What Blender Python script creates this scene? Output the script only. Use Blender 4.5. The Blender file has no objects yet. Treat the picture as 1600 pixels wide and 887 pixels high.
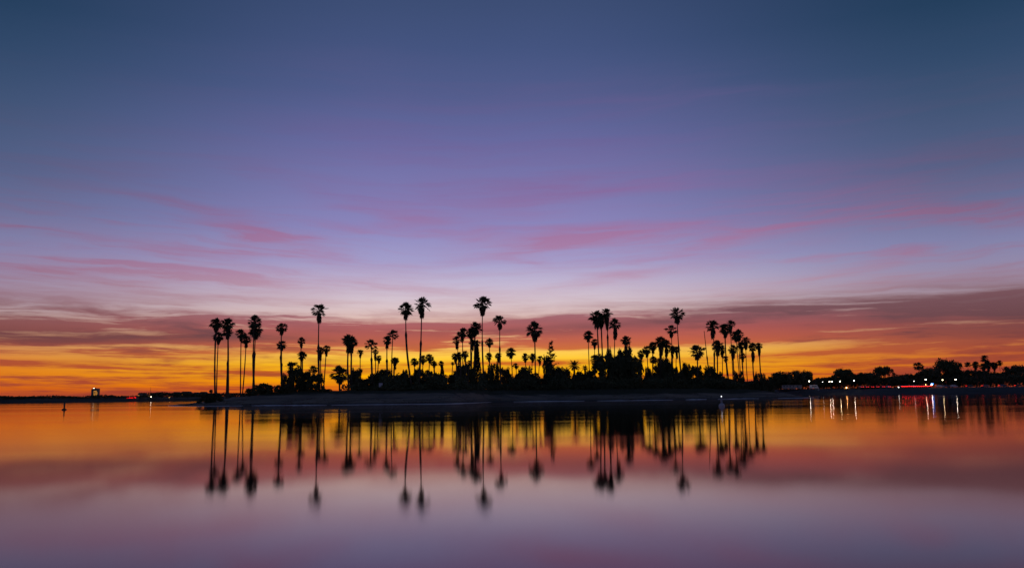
import bpy, bmesh, math, random
from mathutils import Vector, Matrix, noise as mnoise

scene = bpy.context.scene
R = math.radians
random.seed(11)

# ------------------------------------------------------------------ camera
CAM_H = 1.4
TILT, ROLL = R(7.33), R(0.66)
cam_data = bpy.data.cameras.new('camera')
cam_data.sensor_width = 36.0
cam_data.lens = 36.0 * 1360.0 / 1600.0
cam_data.clip_start = 0.1
cam_data.clip_end = 60000.0
cam = bpy.data.objects.new('camera', cam_data)
scene.collection.objects.link(cam)
cam.matrix_world = (Matrix.Translation((0, 0, CAM_H)) @ Matrix.Rotation(math.pi / 2 + TILT, 4, 'X')
                    @ Matrix.Rotation(-ROLL, 4, 'Z'))
scene.camera = cam

# ------------------------------------------------------------------ world: dusk sky
def lin(c):
    return c / 12.92 if c <= 0.04045 else ((c + 0.055) / 1.055) ** 2.4

def rgb(r, g, b):
    return (lin(r / 255), lin(g / 255), lin(b / 255), 1.0)

world = bpy.data.worlds.new('World')
scene.world = world
world.use_nodes = True
wt = world.node_tree
wt.nodes.clear()

class S:
    """a node socket with arithmetic"""
    tree = wt
    def __init__(self, sock): self.s = sock
    @staticmethod
    def put(sock, v):
        if isinstance(v, S): S.tree.links.new(v.s, sock)
        else: sock.default_value = v
    @staticmethod
    def math(op, *a, clamp=False):
        n = S.tree.nodes.new('ShaderNodeMath'); n.operation = op; n.use_clamp = clamp
        for i, v in enumerate(a): S.put(n.inputs[i], v)
        return S(n.outputs[0])
    def __add__(self, o): return S.math('ADD', self, o)
    def __radd__(self, o): return S.math('ADD', self, o)
    def __sub__(self, o): return S.math('SUBTRACT', self, o)
    def __rsub__(self, o): return S.math('SUBTRACT', o, self)
    def __mul__(self, o): return S.math('MULTIPLY', self, o)
    def __rmul__(self, o): return S.math('MULTIPLY', self, o)
    def __truediv__(self, o): return S.math('DIVIDE', self, o)
    def clamp(self): return S.math('ADD', self, 0.0, clamp=True)

def step(v, a, b, lo=0.0, hi=1.0):
    n = S.tree.nodes.new('ShaderNodeMapRange'); n.interpolation_type = 'SMOOTHSTEP'; n.clamp = True
    S.put(n.inputs['Value'], v)
    n.inputs['From Min'].default_value = a; n.inputs['From Max'].default_value = b
    n.inputs['To Min'].default_value = lo; n.inputs['To Max'].default_value = hi
    return S(n.outputs['Result'])

def vec(x, y, z=0.0):
    n = S.tree.nodes.new('ShaderNodeCombineXYZ')
    for i, v in enumerate((x, y, z)): S.put(n.inputs[i], v)
    return S(n.outputs[0])

def noise(v, scale=1.0, detail=4.0, rough=0.5, dist=0.0):
    n = S.tree.nodes.new('ShaderNodeTexNoise')
    S.put(n.inputs['Vector'], v)
    n.inputs['Scale'].default_value = scale; n.inputs['Detail'].default_value = detail
    n.inputs['Roughness'].default_value = rough; n.inputs['Distortion'].default_value = dist
    return S(n.outputs['Fac'])

def ramp(fac, stops, top):
    """stops: (value, (r, g, b) in sRGB); fac is divided by top"""
    n = S.tree.nodes.new('ShaderNodeValToRGB')
    cr = n.color_ramp; cr.interpolation = 'LINEAR'
    while len(cr.elements) < len(stops): cr.elements.new(0.5)
    for e, (p, c) in zip(cr.elements, stops): e.position = p / top
    for e, (p, c) in zip(cr.elements, stops): e.color = rgb(*c)
    S.put(n.inputs['Fac'], fac / top)
    return S(n.outputs['Color'])

def mix(f, a, b):
    n = S.tree.nodes.new('ShaderNodeMix'); n.data_type = 'RGBA'; n.clamp_factor = True
    S.put(n.inputs[0], f); S.put(n.inputs[6], a); S.put(n.inputs[7], b)
    return S(n.outputs[2])

def blobs(pos, table):
    """soft banks of cloud: (azimuth, elevation, half width, half height, tilt, density), all in degrees"""
    acc = None
    for az_, el_, sa, se, tilt, dens in table:
        m = S.tree.nodes.new('ShaderNodeMapping'); m.vector_type = 'TEXTURE'
        S.put(m.inputs['Vector'], pos)
        m.inputs['Location'].default_value = (az_, el_, 0)
        m.inputs['Rotation'].default_value = (0, 0, R(tilt))
        m.inputs['Scale'].default_value = (sa, se, 1)
        d = S.tree.nodes.new('ShaderNodeVectorMath'); d.operation = 'DOT_PRODUCT'
        S.tree.links.new(m.outputs[0], d.inputs[0]); S.tree.links.new(m.outputs[0], d.inputs[1])
        g = S.math('POWER', 0.6065, S(d.outputs['Value']))
        acc = g * dens if acc is None else S.math('MULTIPLY_ADD', g, dens, acc)
    return acc

tc = wt.nodes.new('ShaderNodeTexCoord')
sx = wt.nodes.new('ShaderNodeSeparateXYZ')
wt.links.new(tc.outputs['Generated'], sx.inputs[0])
DX, DY, DZ = (S(o) for o in sx.outputs)
AZ = S.math('ARCTAN2', DX, DY) * 57.2958
EL = S.math('ARCSINE', S.math('ABSOLUTE', DZ)) * 57.2958
AWAY = S.math('ABSOLUTE', AZ - 0.5)                       # degrees from where the sun went down

# clear air: towards the afterglow, to its sides, and behind the camera
glow = ramp(EL, [(0.0, (205, 84, 12)), (0.6, (240, 122, 6)), (1.3, (254, 176, 4)), (2.2, (255, 198, 24)),
                 (2.9, (255, 206, 84)), (3.5, (252, 200, 120)), (4.2, (236, 190, 150)), (5.1, (224, 192, 184)),
                 (6.2, (214, 196, 206)), (7.4, (192, 182, 210)), (8.8, (162, 157, 202)), (11.0, (137, 133, 188)),
                 (13.2, (123, 121, 176)), (16.5, (101, 105, 160)), (19.5, (78, 91, 139)), (22.5, (66, 82, 126)),
                 (25.5, (58, 75, 114)), (34, (47, 66, 97)), (50, (38, 55, 86)), (90, (30, 46, 76))], 90.0)
side = ramp(EL, [(0.0, (165, 66, 48)), (0.6, (214, 92, 14)), (1.3, (226, 120, 14)), (2.2, (218, 124, 42)),
                 (2.9, (214, 138, 74)), (3.5, (206, 144, 100)), (4.2, (188, 146, 128)), (5.1, (176, 150, 154)),
                 (6.2, (158, 142, 165)), (7.4, (142, 136, 170)), (8.8, (126, 127, 168)), (11.0, (100, 108, 148)),
                 (13.2, (80, 94, 132)), (16.5, (62, 82, 116)), (19.5, (46, 71, 104)), (22.5, (32, 60, 90)),
                 (25.5, (28, 54, 84)), (34, (26, 48, 78)), (50, (28, 46, 76)), (90, (30, 46, 76))], 90.0)
back = ramp(EL, [(0.0, (72, 72, 98)), (3, (84, 80, 108)), (8, (108, 94, 122)), (14, (94, 93, 128)), (24, (68, 78, 112)),
                 (40, (46, 62, 94)), (90, (30, 46, 76))], 90.0)
air = mix(step(S.math('ABSOLUTE', AZ + 3.0), 4.0, 32.0), glow, side)
air = mix(step(AWAY, 45.0, 150.0), air, back)

# cloud lit from below by the sun under the horizon: colour goes with height
lit = ramp(EL, [(0.0, (168, 62, 40)), (1.0, (182, 70, 30)), (2.0, (196, 84, 34)), (2.8, (206, 102, 48)), (3.4, (188, 78, 62)),
                (4.3, (168, 70, 78)), (5.2, (156, 86, 100)), (6.0, (188, 138, 146)), (7.0, (190, 148, 168)),
                (8.5, (172, 126, 164)), (10.5, (163, 112, 154)), (13, (136, 104, 156)), (17, (108, 92, 144)),
                (25, (78, 80, 118)), (60, (44, 58, 88))], 90.0)
lit_side = ramp(EL, [(0.0, (128, 52, 50)), (1.0, (156, 60, 52)), (2.0, (168, 70, 48)), (3.0, (158, 70, 60)), (4.2, (128, 64, 68)),
                     (5.4, (128, 80, 88)), (6.5, (150, 110, 128)), (8.0, (152, 104, 134)), (9.8, (138, 96, 130)),
                     (13, (104, 82, 112)), (20, (60, 72, 104)), (60, (40, 54, 84))], 90.0)
cloud_col = mix(step(AWAY, 8.0, 34.0), lit, lit_side)
shade_col = ramp(EL, [(0.0, (120, 48, 42)), (2.5, (136, 62, 56)), (4.0, (92, 60, 70)), (6.0, (116, 78, 88)), (9, (130, 96, 124))], 90.0)

# wind-drawn warp, so that every bank breaks into long thin wisps
W1 = noise(vec(AZ * 0.055, EL * 0.34, 3.1), 1.0, 3.0, 0.55)
W2 = noise(vec(AZ * 0.16, EL * 0.9, 8.7), 1.0, 4.0, 0.6)
ELW = EL + ((W1 - 0.5) * 1.3 + (W2 - 0.5) * 0.5) * step(EL, 0.0, 8.0, 0.5, 1.35)
AZW = AZ + (W2 - 0.5) * 9.0
P = vec(AZW, ELW)
PL = vec(AZW, ELW + step(EL, 0.4, 2.6) * 0.5)
fine = noise(vec(AZ * 0.062 + ELW * 0.15, ELW * 1.9, 1.7), 1.0, 6.0, 0.62)
slant = ELW - S.math('ABSOLUTE', AZ + 3.0) * 0.055           # the high wisps fan out from the afterglow
feather = noise(vec(AZ * 0.075 + slant * 0.25, slant * 1.15, 11.3), 1.0, 6.0, 0.62)
mottle = noise(vec(AZ * 0.19 + ELW * 0.3, ELW * 1.7, 14.9), 1.0, 5.0, 0.62)
broad = noise(vec(AZ * 0.05 - ELW * 0.12, ELW * 0.75, 5.3), 1.0, 5.0, 0.55)

low = blobs(PL, [
    # azimuth, elevation, half width, half height, tilt, density
    (-3, 4.25, 13, 0.55, -1, 1.0), (-13, 4.35, 8, 0.5, 0, 0.8), (6, 4.5, 9, 0.6, 1, 1.1), (20, 4.8, 9, 0.65, 0, 1.05), (31, 4.3, 9, 1.1, 0, 1.2),
    (-27, 3.9, 8, 0.4, -1, 0.9), (-22, 2.95, 7, 0.22, 1, 0.7), (-28, 2.5, 5, 0.25, 0, 0.6), (-10, 2.55, 8, 0.13, 0, 0.75), (-15, 2.1, 6, 0.09, 1, 0.6),
    (3, 2.5, 7, 0.12, 0, 0.65), (-17, 1.75, 5, 0.12, 2, 0.5), (-27, 1.5, 6, 0.16, -1, 0.6), (-24, 0.3, 11, 0.32, 0, 0.85),
    (13, 3.0, 7, 0.2, 2, 0.6), (23, 2.9, 7, 0.3, 1, 0.75), (32, 2.3, 7, 0.45, 0, 0.9), (22, 1.3, 7, 0.22, 0, 0.85), (30, 0.75, 8, 0.4, 0, 0.9),
    (17, 0.55, 6, 0.2, 0, 0.7), (-7, 5.1, 6, 0.12, 3, 0.4), (-19, 5.5, 9, 0.25, -2, 0.4), (2, 5.4, 9, 0.25, 2, 0.4), (-26, 5.0, 7, 0.25, 0, 0.4)])
high = blobs(P, [
    (-28, 9.6, 6, 0.26, -5, 1.0), (-20, 8.9, 6, 0.4, -7, 0.9), (-13, 9.2, 4.5, 0.45, -10, 0.75), (-18, 11.0, 4, 0.45, -14, 0.7), (-25, 8.3, 7, 0.4, -4, 0.6),
    (-22, 7.0, 6, 0.4, -3, 0.9), (-29, 7.6, 6, 0.6, -2, 0.55), (-28, 6.2, 6, 0.4, 0, 0.55), (-12, 7.6, 6, 0.3, -6, 0.35),
    (4, 10.2, 5, 0.42, 6, 0.52), (-1, 9.3, 4, 0.28, 6, 0.58), (10, 10.4, 6, 0.42, 3, 0.48), (15.5, 9.7, 2.8, 0.3, 8, 0.8), (22, 10.1, 6, 0.35, 4, 0.5), (30, 9.8, 6, 0.4, -4, 0.65),
    (1.2, 8.7, 1.6, 0.2, -8, 0.5), (9, 7.7, 6, 0.28, 8, 0.7), (21, 7.5, 3.5, 0.22, 9, 0.9), (16, 7.1, 8, 0.45, 2, 0.4), (27, 6.9, 6, 0.35, 2, 0.4),
    (-10, 12.6, 6, 0.6, -16, 0.4), (-4, 15.0, 9, 1.1, -6, 0.4), (6, 13.5, 9, 0.9, 5, 0.4), (8, 19.0, 8, 1.0, -4, 0.35),
    (-6, 19.5, 8, 1.3, -10, 0.28), (26, 13.0, 7, 1.0, 4, 0.45), (1, 16.5, 11, 2.5, 0, 0.2)])
dark = blobs(PL, [
    (24, 5.6, 11, 0.5, -1, 0.8), (34, 5.3, 8, 0.95, -1, 1.0), (10, 5.2, 6, 0.28, 3, 0.45), (-30, 4.25, 8, 0.30, 0, 1.0), (-19, 4.35, 6, 0.22, 0, 0.4),
    (33, 3.4, 7, 0.9, 0, 0.55), (33, 1.4, 7, 0.5, 0, 0.4), (1, 4.75, 6, 0.22, 0, 0.35)])
front = step(AWAY, 60.0, 130.0, 1.0, 0.0)                 # the cloud thins out away from the afterglow
streaks = step(fine * 0.6 + mottle * 0.4, 0.45, 0.62) * step(ELW, 0.1, 0.9) * step(ELW, 8.0, 3.5)
veil = step(broad, 0.5, 0.75) * step(ELW, 5.5, 7.5) * step(ELW, 26.0, 12.0) * 0.3 + step(feather, 0.46, 0.72) * step(ELW, 4.8, 7.0) * step(ELW, 15.0, 9.0) * step(AWAY, 2.0, 20.0, 0.35, 0.8)
slot = blobs(PL, [(-8, 3.02, 14, 0.22, 0, 0.9), (9, 3.25, 8, 0.3, 1, 0.8), (12, 2.2, 9, 0.3, 1, 0.6), (22, 3.5, 6, 0.2, 1, 0.4)])
m_low = (low * step(fine * 0.7 + mottle * 0.3, 0.33, 0.58, 0.12, 1.25) + streaks * step(AWAY, 4.0, 20.0, 0.62, 1.05)) * front * (1.0 - slot.clamp())
m_high = (high * step(broad * 0.5 + feather * 0.5, 0.36, 0.62, 0.25, 1.15) + veil) * front
m_dark = (dark * step(fine * 0.6 + mottle * 0.4, 0.33, 0.6, 0.3, 1.2) + step(mottle * 0.6 + feather * 0.4, 0.50, 0.66) * step(ELW, 0.3, 1.5) * step(ELW, 6.5, 4.0) * step(AWAY, 3.0, 26.0, 0.15, 0.78)) * front
sky_col = mix(m_high.clamp() * 0.85, air, cloud_col)
sky_col = mix(m_low.clamp() * 0.92, sky_col, cloud_col)
sky_col = mix(m_dark.clamp() * 0.85, sky_col, shade_col)

# the physical twilight sky, sun just under the horizon behind the island
SUN_EL, SUN_AZ = R(-3.5), R(0.5)
nish = wt.nodes.new('ShaderNodeTexSky')
nish.sky_type = 'NISHITA'; nish.sun_disc = False
nish.sun_elevation = SUN_EL; nish.sun_rotation = SUN_AZ
bg1 = wt.nodes.new('ShaderNodeBackground'); S.put(bg1.inputs['Color'], sky_col); bg1.inputs['Strength'].default_value = 1.0
bg2 = wt.nodes.new('ShaderNodeBackground'); wt.links.new(nish.outputs[0], bg2.inputs['Color']); bg2.inputs['Strength'].default_value = 0.05
add = wt.nodes.new('ShaderNodeAddShader')
wt.links.new(bg1.outputs[0], add.inputs[0]); wt.links.new(bg2.outputs[0], add.inputs[1])
out = wt.nodes.new('ShaderNodeOutputWorld')
wt.links.new(add.outputs[0], out.inputs['Surface'])
world.cycles.sampling_method = 'MANUAL'
world.cycles.sample_map_resolution = 1024

# ------------------------------------------------------------------ exposure
scene.view_settings.view_transform = 'Standard'
scene.view_settings.look = 'None'
scene.view_settings.exposure = 0.0
scene.view_settings.gamma = 1.0
scene.view_settings.use_curve_mapping = False
scene.cycles.use_denoising = True
scene.cycles.adaptive_threshold = 0.015
scene.cycles.adaptive_min_samples = 24
scene.cycles.max_bounces = 6
scene.cycles.sample_clamp_indirect = 20.0


# ------------------------------------------------------------------ materials
def material(name, col, rough=0.85, var=None, scale=4.0, metallic=0.0, spec=0.3, bump=0.0, coord='Object'):
    m = bpy.data.materials.new(name); m.use_nodes = True
    nt = m.node_tree; b = nt.nodes['Principled BSDF']
    b.inputs['Base Color'].default_value = (*col, 1); b.inputs['Roughness'].default_value = rough
    b.inputs['Metallic'].default_value = metallic; b.inputs['Specular IOR Level'].default_value = spec
    if var:
        t = nt.nodes.new('ShaderNodeTexCoord'); n = nt.nodes.new('ShaderNodeTexNoise')
        n.inputs['Scale'].default_value = scale; n.inputs['Detail'].default_value = 4
        nt.links.new(t.outputs[coord], n.inputs['Vector'])
        mr = nt.nodes.new('ShaderNodeMapRange'); mr.inputs['From Min'].default_value = 0.32; mr.inputs['From Max'].default_value = 0.68
        nt.links.new(n.outputs['Fac'], mr.inputs['Value'])
        x = nt.nodes.new('ShaderNodeMix'); x.data_type = 'RGBA'
        x.inputs[6].default_value = (*col, 1); x.inputs[7].default_value = (*var, 1)
        nt.links.new(mr.outputs[0], x.inputs[0]); nt.links.new(x.outputs[2], b.inputs['Base Color'])
        if bump:
            bp = nt.nodes.new('ShaderNodeBump'); bp.inputs['Strength'].default_value = bump
            nt.links.new(n.outputs['Fac'], bp.inputs['Height']); nt.links.new(bp.outputs[0], b.inputs['Normal'])
    return m

def emissive(name, col, strength):
    m = bpy.data.materials.new(name); m.use_nodes = True
    b = m.node_tree.nodes['Principled BSDF']
    b.inputs['Base Color'].default_value = (*col, 1)
    b.inputs['Emission Color'].default_value = (*col, 1); b.inputs['Emission Strength'].default_value = strength
    return m

M = {
    'frond': material('palm_frond', (0.045, 0.06, 0.025), 0.7, (0.075, 0.09, 0.04), 3.0),
    'dry': material('dry_frond', (0.11, 0.075, 0.045), 0.95, (0.06, 0.045, 0.03), 5.0),
    'bark': material('palm_bark', (0.10, 0.08, 0.06), 0.95, (0.06, 0.048, 0.036), 6.0, bump=0.4),
    'leaf': material('leaf', (0.05, 0.065, 0.028), 0.8, (0.085, 0.10, 0.045), 0.7),
    'leaf2': material('leaf_olive', (0.06, 0.065, 0.033), 0.8, (0.10, 0.10, 0.05), 0.6),
    'needle': material('needle', (0.025, 0.04, 0.02), 0.8, (0.04, 0.055, 0.028), 2.0),
    'wood': material('trunk_wood', (0.08, 0.06, 0.045), 0.95, (0.05, 0.038, 0.03), 5.0, bump=0.4),
    'metal': material('dark_metal', (0.06, 0.065, 0.07), 0.5, (0.09, 0.09, 0.09), 8.0, metallic=0.6),
    'white': material('white_paint', (0.72, 0.72, 0.70), 0.45, (0.6, 0.6, 0.58), 3.0, spec=0.5),
    'buoyw': material('buoy_white', (0.42, 0.44, 0.48), 0.5, (0.3, 0.32, 0.35), 5.0, spec=0.5),
    'buoyd': material('buoy_green', (0.02, 0.06, 0.035), 0.5, (0.03, 0.04, 0.03), 6.0, spec=0.5),
    'stucco': material('stucco', (0.26, 0.22, 0.19), 0.9, (0.2, 0.18, 0.155), 0.6),
    'pale': material('pale_siding', (0.3, 0.29, 0.28), 0.8, (0.24, 0.235, 0.23), 1.0),
    'roofing': material('roofing', (0.12, 0.10, 0.09), 0.9, (0.08, 0.07, 0.065), 2.0),
    'glass': material('dark_glass', (0.02, 0.025, 0.03), 0.08, spec=0.6),
    'tyre': material('tyre', (0.02, 0.02, 0.02), 0.9),
    'rim': material('rim', (0.5, 0.5, 0.5), 0.35, metallic=0.8),
    'asphalt': material('asphalt', (0.05, 0.05, 0.052), 0.9, (0.035, 0.035, 0.037), 2.0),
    'signface': material('sign_face', (0.5, 0.52, 0.56), 0.6, (0.4, 0.42, 0.46), 3.0),
    'canvas': material('canvas', (0.5, 0.33, 0.18), 0.9, (0.4, 0.26, 0.14), 4.0),
    'foam': material('sea_foam', (0.75, 0.77, 0.8), 0.6, (0.55, 0.57, 0.6), 0.8),
    'lampw': emissive('lamp_white', (1.0, 0.88, 0.66), 30.0),
    'lampd': emissive('lamp_dim', (1.0, 0.95, 0.85), 8.0),
    'lampy': emissive('lamp_yellow', (1.0, 0.78, 0.40), 30.0),
    'lampg': emissive('lamp_green', (0.75, 1.0, 0.25), 5.0),
    'lampo': emissive('lamp_orange', (1.0, 0.52, 0.16), 30.0),
    'lampb': emissive('lamp_blue', (0.05, 0.25, 1.0), 7.0),
    'far_lamp': emissive('far_lamp', (1.0, 0.85, 0.62), 7.0),
    'far_orange': emissive('far_orange', (1.0, 0.45, 0.12), 8.0),
    'buoy_lamp': emissive('buoy_lamp', (0.95, 0.97, 1.0), 2.0),
    'tail': emissive('tail_light', (1.0, 0.02, 0.015), 3.0),
    'tailb': emissive('tail_light_bright', (1.0, 0.02, 0.015), 12.0),
    'redsign': emissive('red_sign', (1.0, 0.01, 0.01), 1.6),
    'litwin': emissive('lit_window', (1.0, 0.42, 0.05), 0.6),
    'paint0': material('car_grey', (0.10, 0.10, 0.11), 0.3, spec=0.6),
    'paint1': material('car_blue', (0.04, 0.06, 0.12), 0.3, spec=0.6),
    'paint2': material('car_black', (0.015, 0.015, 0.017), 0.25, spec=0.6),
    'paint3': material('car_pale', (0.55, 0.56, 0.6), 0.3, spec=0.6),
}

# ------------------------------------------------------------------ helpers
COL = scene.collection

def mesh_object(name, me, parent=None, loc=(0, 0, 0), rz=0.0, scale=None):
    o = bpy.data.objects.new(name, me); COL.objects.link(o)
    o.location = loc; o.rotation_euler = (0, 0, rz)
    if scale is not None: o.scale = scale
    o.parent = parent
    return o

def tag(o, label=None, cat=None, group=None, kind=None):
    if label: o['label'] = label
    if cat: o['category'] = cat
    if group: o['group'] = group
    if kind: o['kind'] = kind
    return o

def thing(name, loc, label, cat, group=None, rz=0.0):
    o = bpy.data.objects.new(name, None); COL.objects.link(o)
    o.empty_display_size = 0.3
    o.location = loc; o.rotation_euler = (0, 0, rz)
    return tag(o, label, cat, group)

class MB:
    """collects faces for one mesh"""
    def __init__(self): self.v, self.f = [], []
    def face(self, *pts):
        n = len(self.v); self.v += [tuple(p) for p in pts]; self.f.append(tuple(range(n, n + len(pts))))
    def box(self, c, s, rz=0.0, taper=1.0):
        n = len(self.v); cs, sn = math.cos(rz), math.sin(rz)
        for dz in (-1, 1):
            k = taper if dz > 0 else 1.0
            for dx, dy in ((-1, -1), (1, -1), (1, 1), (-1, 1)):
                x, y = dx * s[0] / 2 * k, dy * s[1] / 2 * k
                self.v.append((c[0] + x * cs - y * sn, c[1] + x * sn + y * cs, c[2] + dz * s[2] / 2))
        for q in ((3, 2, 1, 0), (4, 5, 6, 7), (0, 1, 5, 4), (1, 2, 6, 5), (2, 3, 7, 6), (3, 0, 4, 7)):
            self.f.append(tuple(n + i for i in q))
        return self
    def tube(self, pts, rad, seg=8, cap=True):
        n = len(self.v); m = len(pts)
        for i, p in enumerate(pts):
            p = Vector(p)
            d = (Vector(pts[min(i + 1, m - 1)]) - Vector(pts[max(i - 1, 0)])).normalized()
            a = d.cross(Vector((0, 1, 0)) if abs(d.y) < 0.9 else Vector((1, 0, 0))).normalized(); b = d.cross(a)
            for k in range(seg):
                t = 2 * math.pi * k / seg
                self.v.append(tuple(p + (a * math.cos(t) + b * math.sin(t)) * rad[i]))
        for i in range(m - 1):
            for k in range(seg):
                k2 = (k + 1) % seg
                self.f.append((n + i * seg + k, n + i * seg + k2, n + (i + 1) * seg + k2, n + (i + 1) * seg + k))
        if cap:
            self.f.append(tuple(n + k for k in reversed(range(seg)))); self.f.append(tuple(n + (m - 1) * seg + k for k in range(seg)))
        return self
    def lathe(self, prof, seg=14, c=(0, 0, 0)):
        return self.tube([(c[0], c[1], c[2] + z + 1e-4 * i) for i, (r, z) in enumerate(prof)], [max(r, 1e-3) for r, z in prof], seg)
    def extrude(self, prof, w, axis_mid=0.0, inset=0.0):
        """prof: (x, z) outline, extruded along y with width w; inset narrows the top"""
        n = len(self.v); m = len(prof); zmax = max(z for x, z in prof); zmin = min(z for x, z in prof)
        for s in (-1, 1):
            for x, z in prof:
                k = 1 - inset * max(0, (z - zmin) / (zmax - zmin) - 0.5) * 2
                self.v.append((x, s * w / 2 * k, z))
        self.f.append(tuple(range(n, n + m))); self.f.append(tuple(reversed(range(n + m, n + 2 * m))))
        for i in range(m):
            j = (i + 1) % m
            self.f.append((n + j, n + i, n + m + i, n + m + j))
        return self
    def sphere(self, c, r, seg=10, sz=1.0):
        return self.lathe([(r * math.sin(math.pi * i / 8), -r * sz * math.cos(math.pi * i / 8)) for i in range(9)], seg, c)
    def mesh(self, name, mat, smooth=False):
        me = bpy.data.meshes.new(name); me.from_pydata(self.v, [], self.f); me.materials.append(M[mat])
        if smooth:
            me.polygons.foreach_set('use_smooth', [True] * len(me.polygons))
        me.update()
        return me
    def build(self, name, mat, parent=None, loc=(0, 0, 0), rz=0.0, smooth=False):
        return mesh_object(name, self.mesh(name, mat, smooth), parent, loc, rz)

def interp(x, table):
    if x <= table[0][0]: return table[0][1]
    for (a, va), (b, vb) in zip(table, table[1:]):
        if x <= b: return va + (vb - va) * (x - a) / (b - a)
    return table[-1][1]

def rdir(rng):
    while True:
        v = Vector((rng.uniform(-1, 1), rng.uniform(-1, 1), rng.uniform(-1, 1)))
        if 0.05 < v.length < 1: return v.normalized()

# ------------------------------------------------------------------ water
wm = bpy.data.materials.new('bay_water'); wm.use_nodes = True
S.tree = wm.node_tree
wb = wm.node_tree.nodes['Principled BSDF']
wb.inputs['Base Color'].default_value = (0.006, 0.008, 0.012, 1)
geo = wm.node_tree.nodes.new('ShaderNodeNewGeometry')
sep = wm.node_tree.nodes.new('ShaderNodeSeparateXYZ'); wm.node_tree.links.new(geo.outputs['Position'], sep.inputs[0])
WX, WY = S(sep.outputs[0]), S(sep.outputs[1])
breeze = noise(vec(WX * 0.008, WY * 0.03, 2.0), 1.0, 4.0, 0.55)
ripple = noise(vec(WX * 0.02, WY * 0.16, 5.0), 1.0, 3.0, 0.6)
wrough = step(breeze * 0.6 + ripple * 0.4, 0.38, 0.62, 0.054, 0.096)
wb.inputs['Specular IOR Level'].default_value = 0.0; wb.inputs['Roughness'].default_value = 1.0
gl = wm.node_tree.nodes.new('ShaderNodeBsdfGlossy'); gl.distribution = 'BECKMANN'
gl.inputs['Color'].default_value = (1.0, 0.89, 0.88, 1); S.put(gl.inputs['Roughness'], wrough)
fr = wm.node_tree.nodes.new('ShaderNodeFresnel'); fr.inputs['IOR'].default_value = 1.333
ms = wm.node_tree.nodes.new('ShaderNodeMixShader')
wm.node_tree.links.new(fr.outputs[0], ms.inputs[0]); wm.node_tree.links.new(wb.outputs[0], ms.inputs[1]); wm.node_tree.links.new(gl.outputs[0], ms.inputs[2])
wm.node_tree.links.new(ms.outputs[0], wm.node_tree.nodes['Material Output'].inputs['Surface'])
s = 25000.0
wmesh = bpy.data.meshes.new('water')
wmesh.from_pydata([(-s, -s, 0), (s, -s, 0), (s, s, 0), (-s, s, 0)], [], [(0, 1, 2, 3)])
wmesh.materials.append(wm)
tag(mesh_object('water', wmesh), kind='structure')

# ------------------------------------------------------------------ the island
FRONT = [
    (-107.1, 240),
    (-98.0, 235),
    (-85.0, 215),
    (-69.6, 190),
    (-55.1, 188),
    (-39.6, 180),
    (-23.5, 177),
    (-13.0, 175),
    (-8.6, 190),
    (-6.4, 208),
    (9.3, 221),
    (24.4, 212),
    (39.1, 216),
    (59.1, 233),
    (77.1, 236),
    (87.6, 246),
]
DEPTH = [(-107.1, 3), (-98, 6), (-85, 22), (-69.6, 55), (-50, 95), (-20, 120), (30, 115), (60, 85), (77, 45), (87.6, 3)]
RISE = [(-107.1, 0.12), (-98, 0.3), (-85, 0.75), (-72, 1.5), (-66, 2.3), (-60, 3.0), (-50, 3.3), (55, 3.3), (72, 2.8), (80, 1.6), (87.6, 0.2)]
SLOPE = [(-8, -1.2), (-3, -0.45), (0, 0), (3, 0.25), (8, 0.8), (14, 1.65), (18, 2.25), (22, 2.65), (28, 3.05), (38, 3.3)]

def island_height(x, y):
    f = interp(x, FRONT); b = f + interp(x, DEPTH)
    wob = 1.6 * mnoise.noise((x * 0.09, 3.0, 0.0)) + 0.6 * mnoise.noise((x * 0.31, 9.0, 0.0))
    d = min(y - f + wob, (b - y) * 1.2)
    h = interp(d, SLOPE)
    k = interp(x, RISE) / 3.3
    if h > 0: h = h * k + 0.22 * mnoise.noise((x * 0.15, y * 0.15, 1.0)) * min(1, h) + 0.09 * mnoise.noise((x * 0.6, y * 0.6, 4.0)) * min(1, h)
    return h

iv, if_ = [], []
xs = [-112 + i * 1.0 for i in range(206)]
ds = [-8, -5, -3, -1.5, -0.5] + [i * 0.75 for i in range(0, 54)]
rows = len(ds) * 2
for x in xs:
    f = interp(x, FRONT); w = interp(x, DEPTH)
    for d in ds:
        y = f + (d if d < 0 else min(d, w * 0.5 * d / 39.75 if w < 80 else d)); iv.append((x, y, island_height(x, y)))
    for d in reversed(ds):
        y = f + w - (d if d < 0 else min(d, w * 0.5 * d / 39.9 if w < 80 else d)); iv.append((x, y, island_height(x, y)))
for i in range(len(xs) - 1):
    for j in range(rows - 1):
        a = i * rows + j
        if_.append((a, a + rows, a + rows + 1, a + 1))
im = bpy.data.materials.new('island_soil'); im.use_nodes = True
S.tree = im.node_tree
ib = im.node_tree.nodes['Principled BSDF']; ib.inputs['Roughness'].default_value = 0.95; ib.inputs['Specular IOR Level'].default_value = 0.15
geo = im.node_tree.nodes.new('ShaderNodeNewGeometry')
sep = im.node_tree.nodes.new('ShaderNodeSeparateXYZ'); im.node_tree.links.new(geo.outputs['Position'], sep.inputs[0])
IX, IY, IZ = (S(o) for o in sep.outputs)
patch = noise(vec(IX * 0.09, IY * 0.16, 1.0), 1.0, 5.0, 0.6)
grain = noise(vec(IX * 0.8, IY * 0.8, 7.0), 1.0, 5.0, 0.65)
turf = step(IZ + (patch - 0.5) * 1.7 + (grain - 0.5) * 0.7 + step(IX, -18.0, 5.0) * 0.75, 2.0, 2.5)
wet = step(IZ + (patch - 0.5) * 0.35, 0.55, 0.15)
sand = mix(grain, (0.15, 0.118, 0.085, 1), (0.28, 0.228, 0.17, 1))
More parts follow.
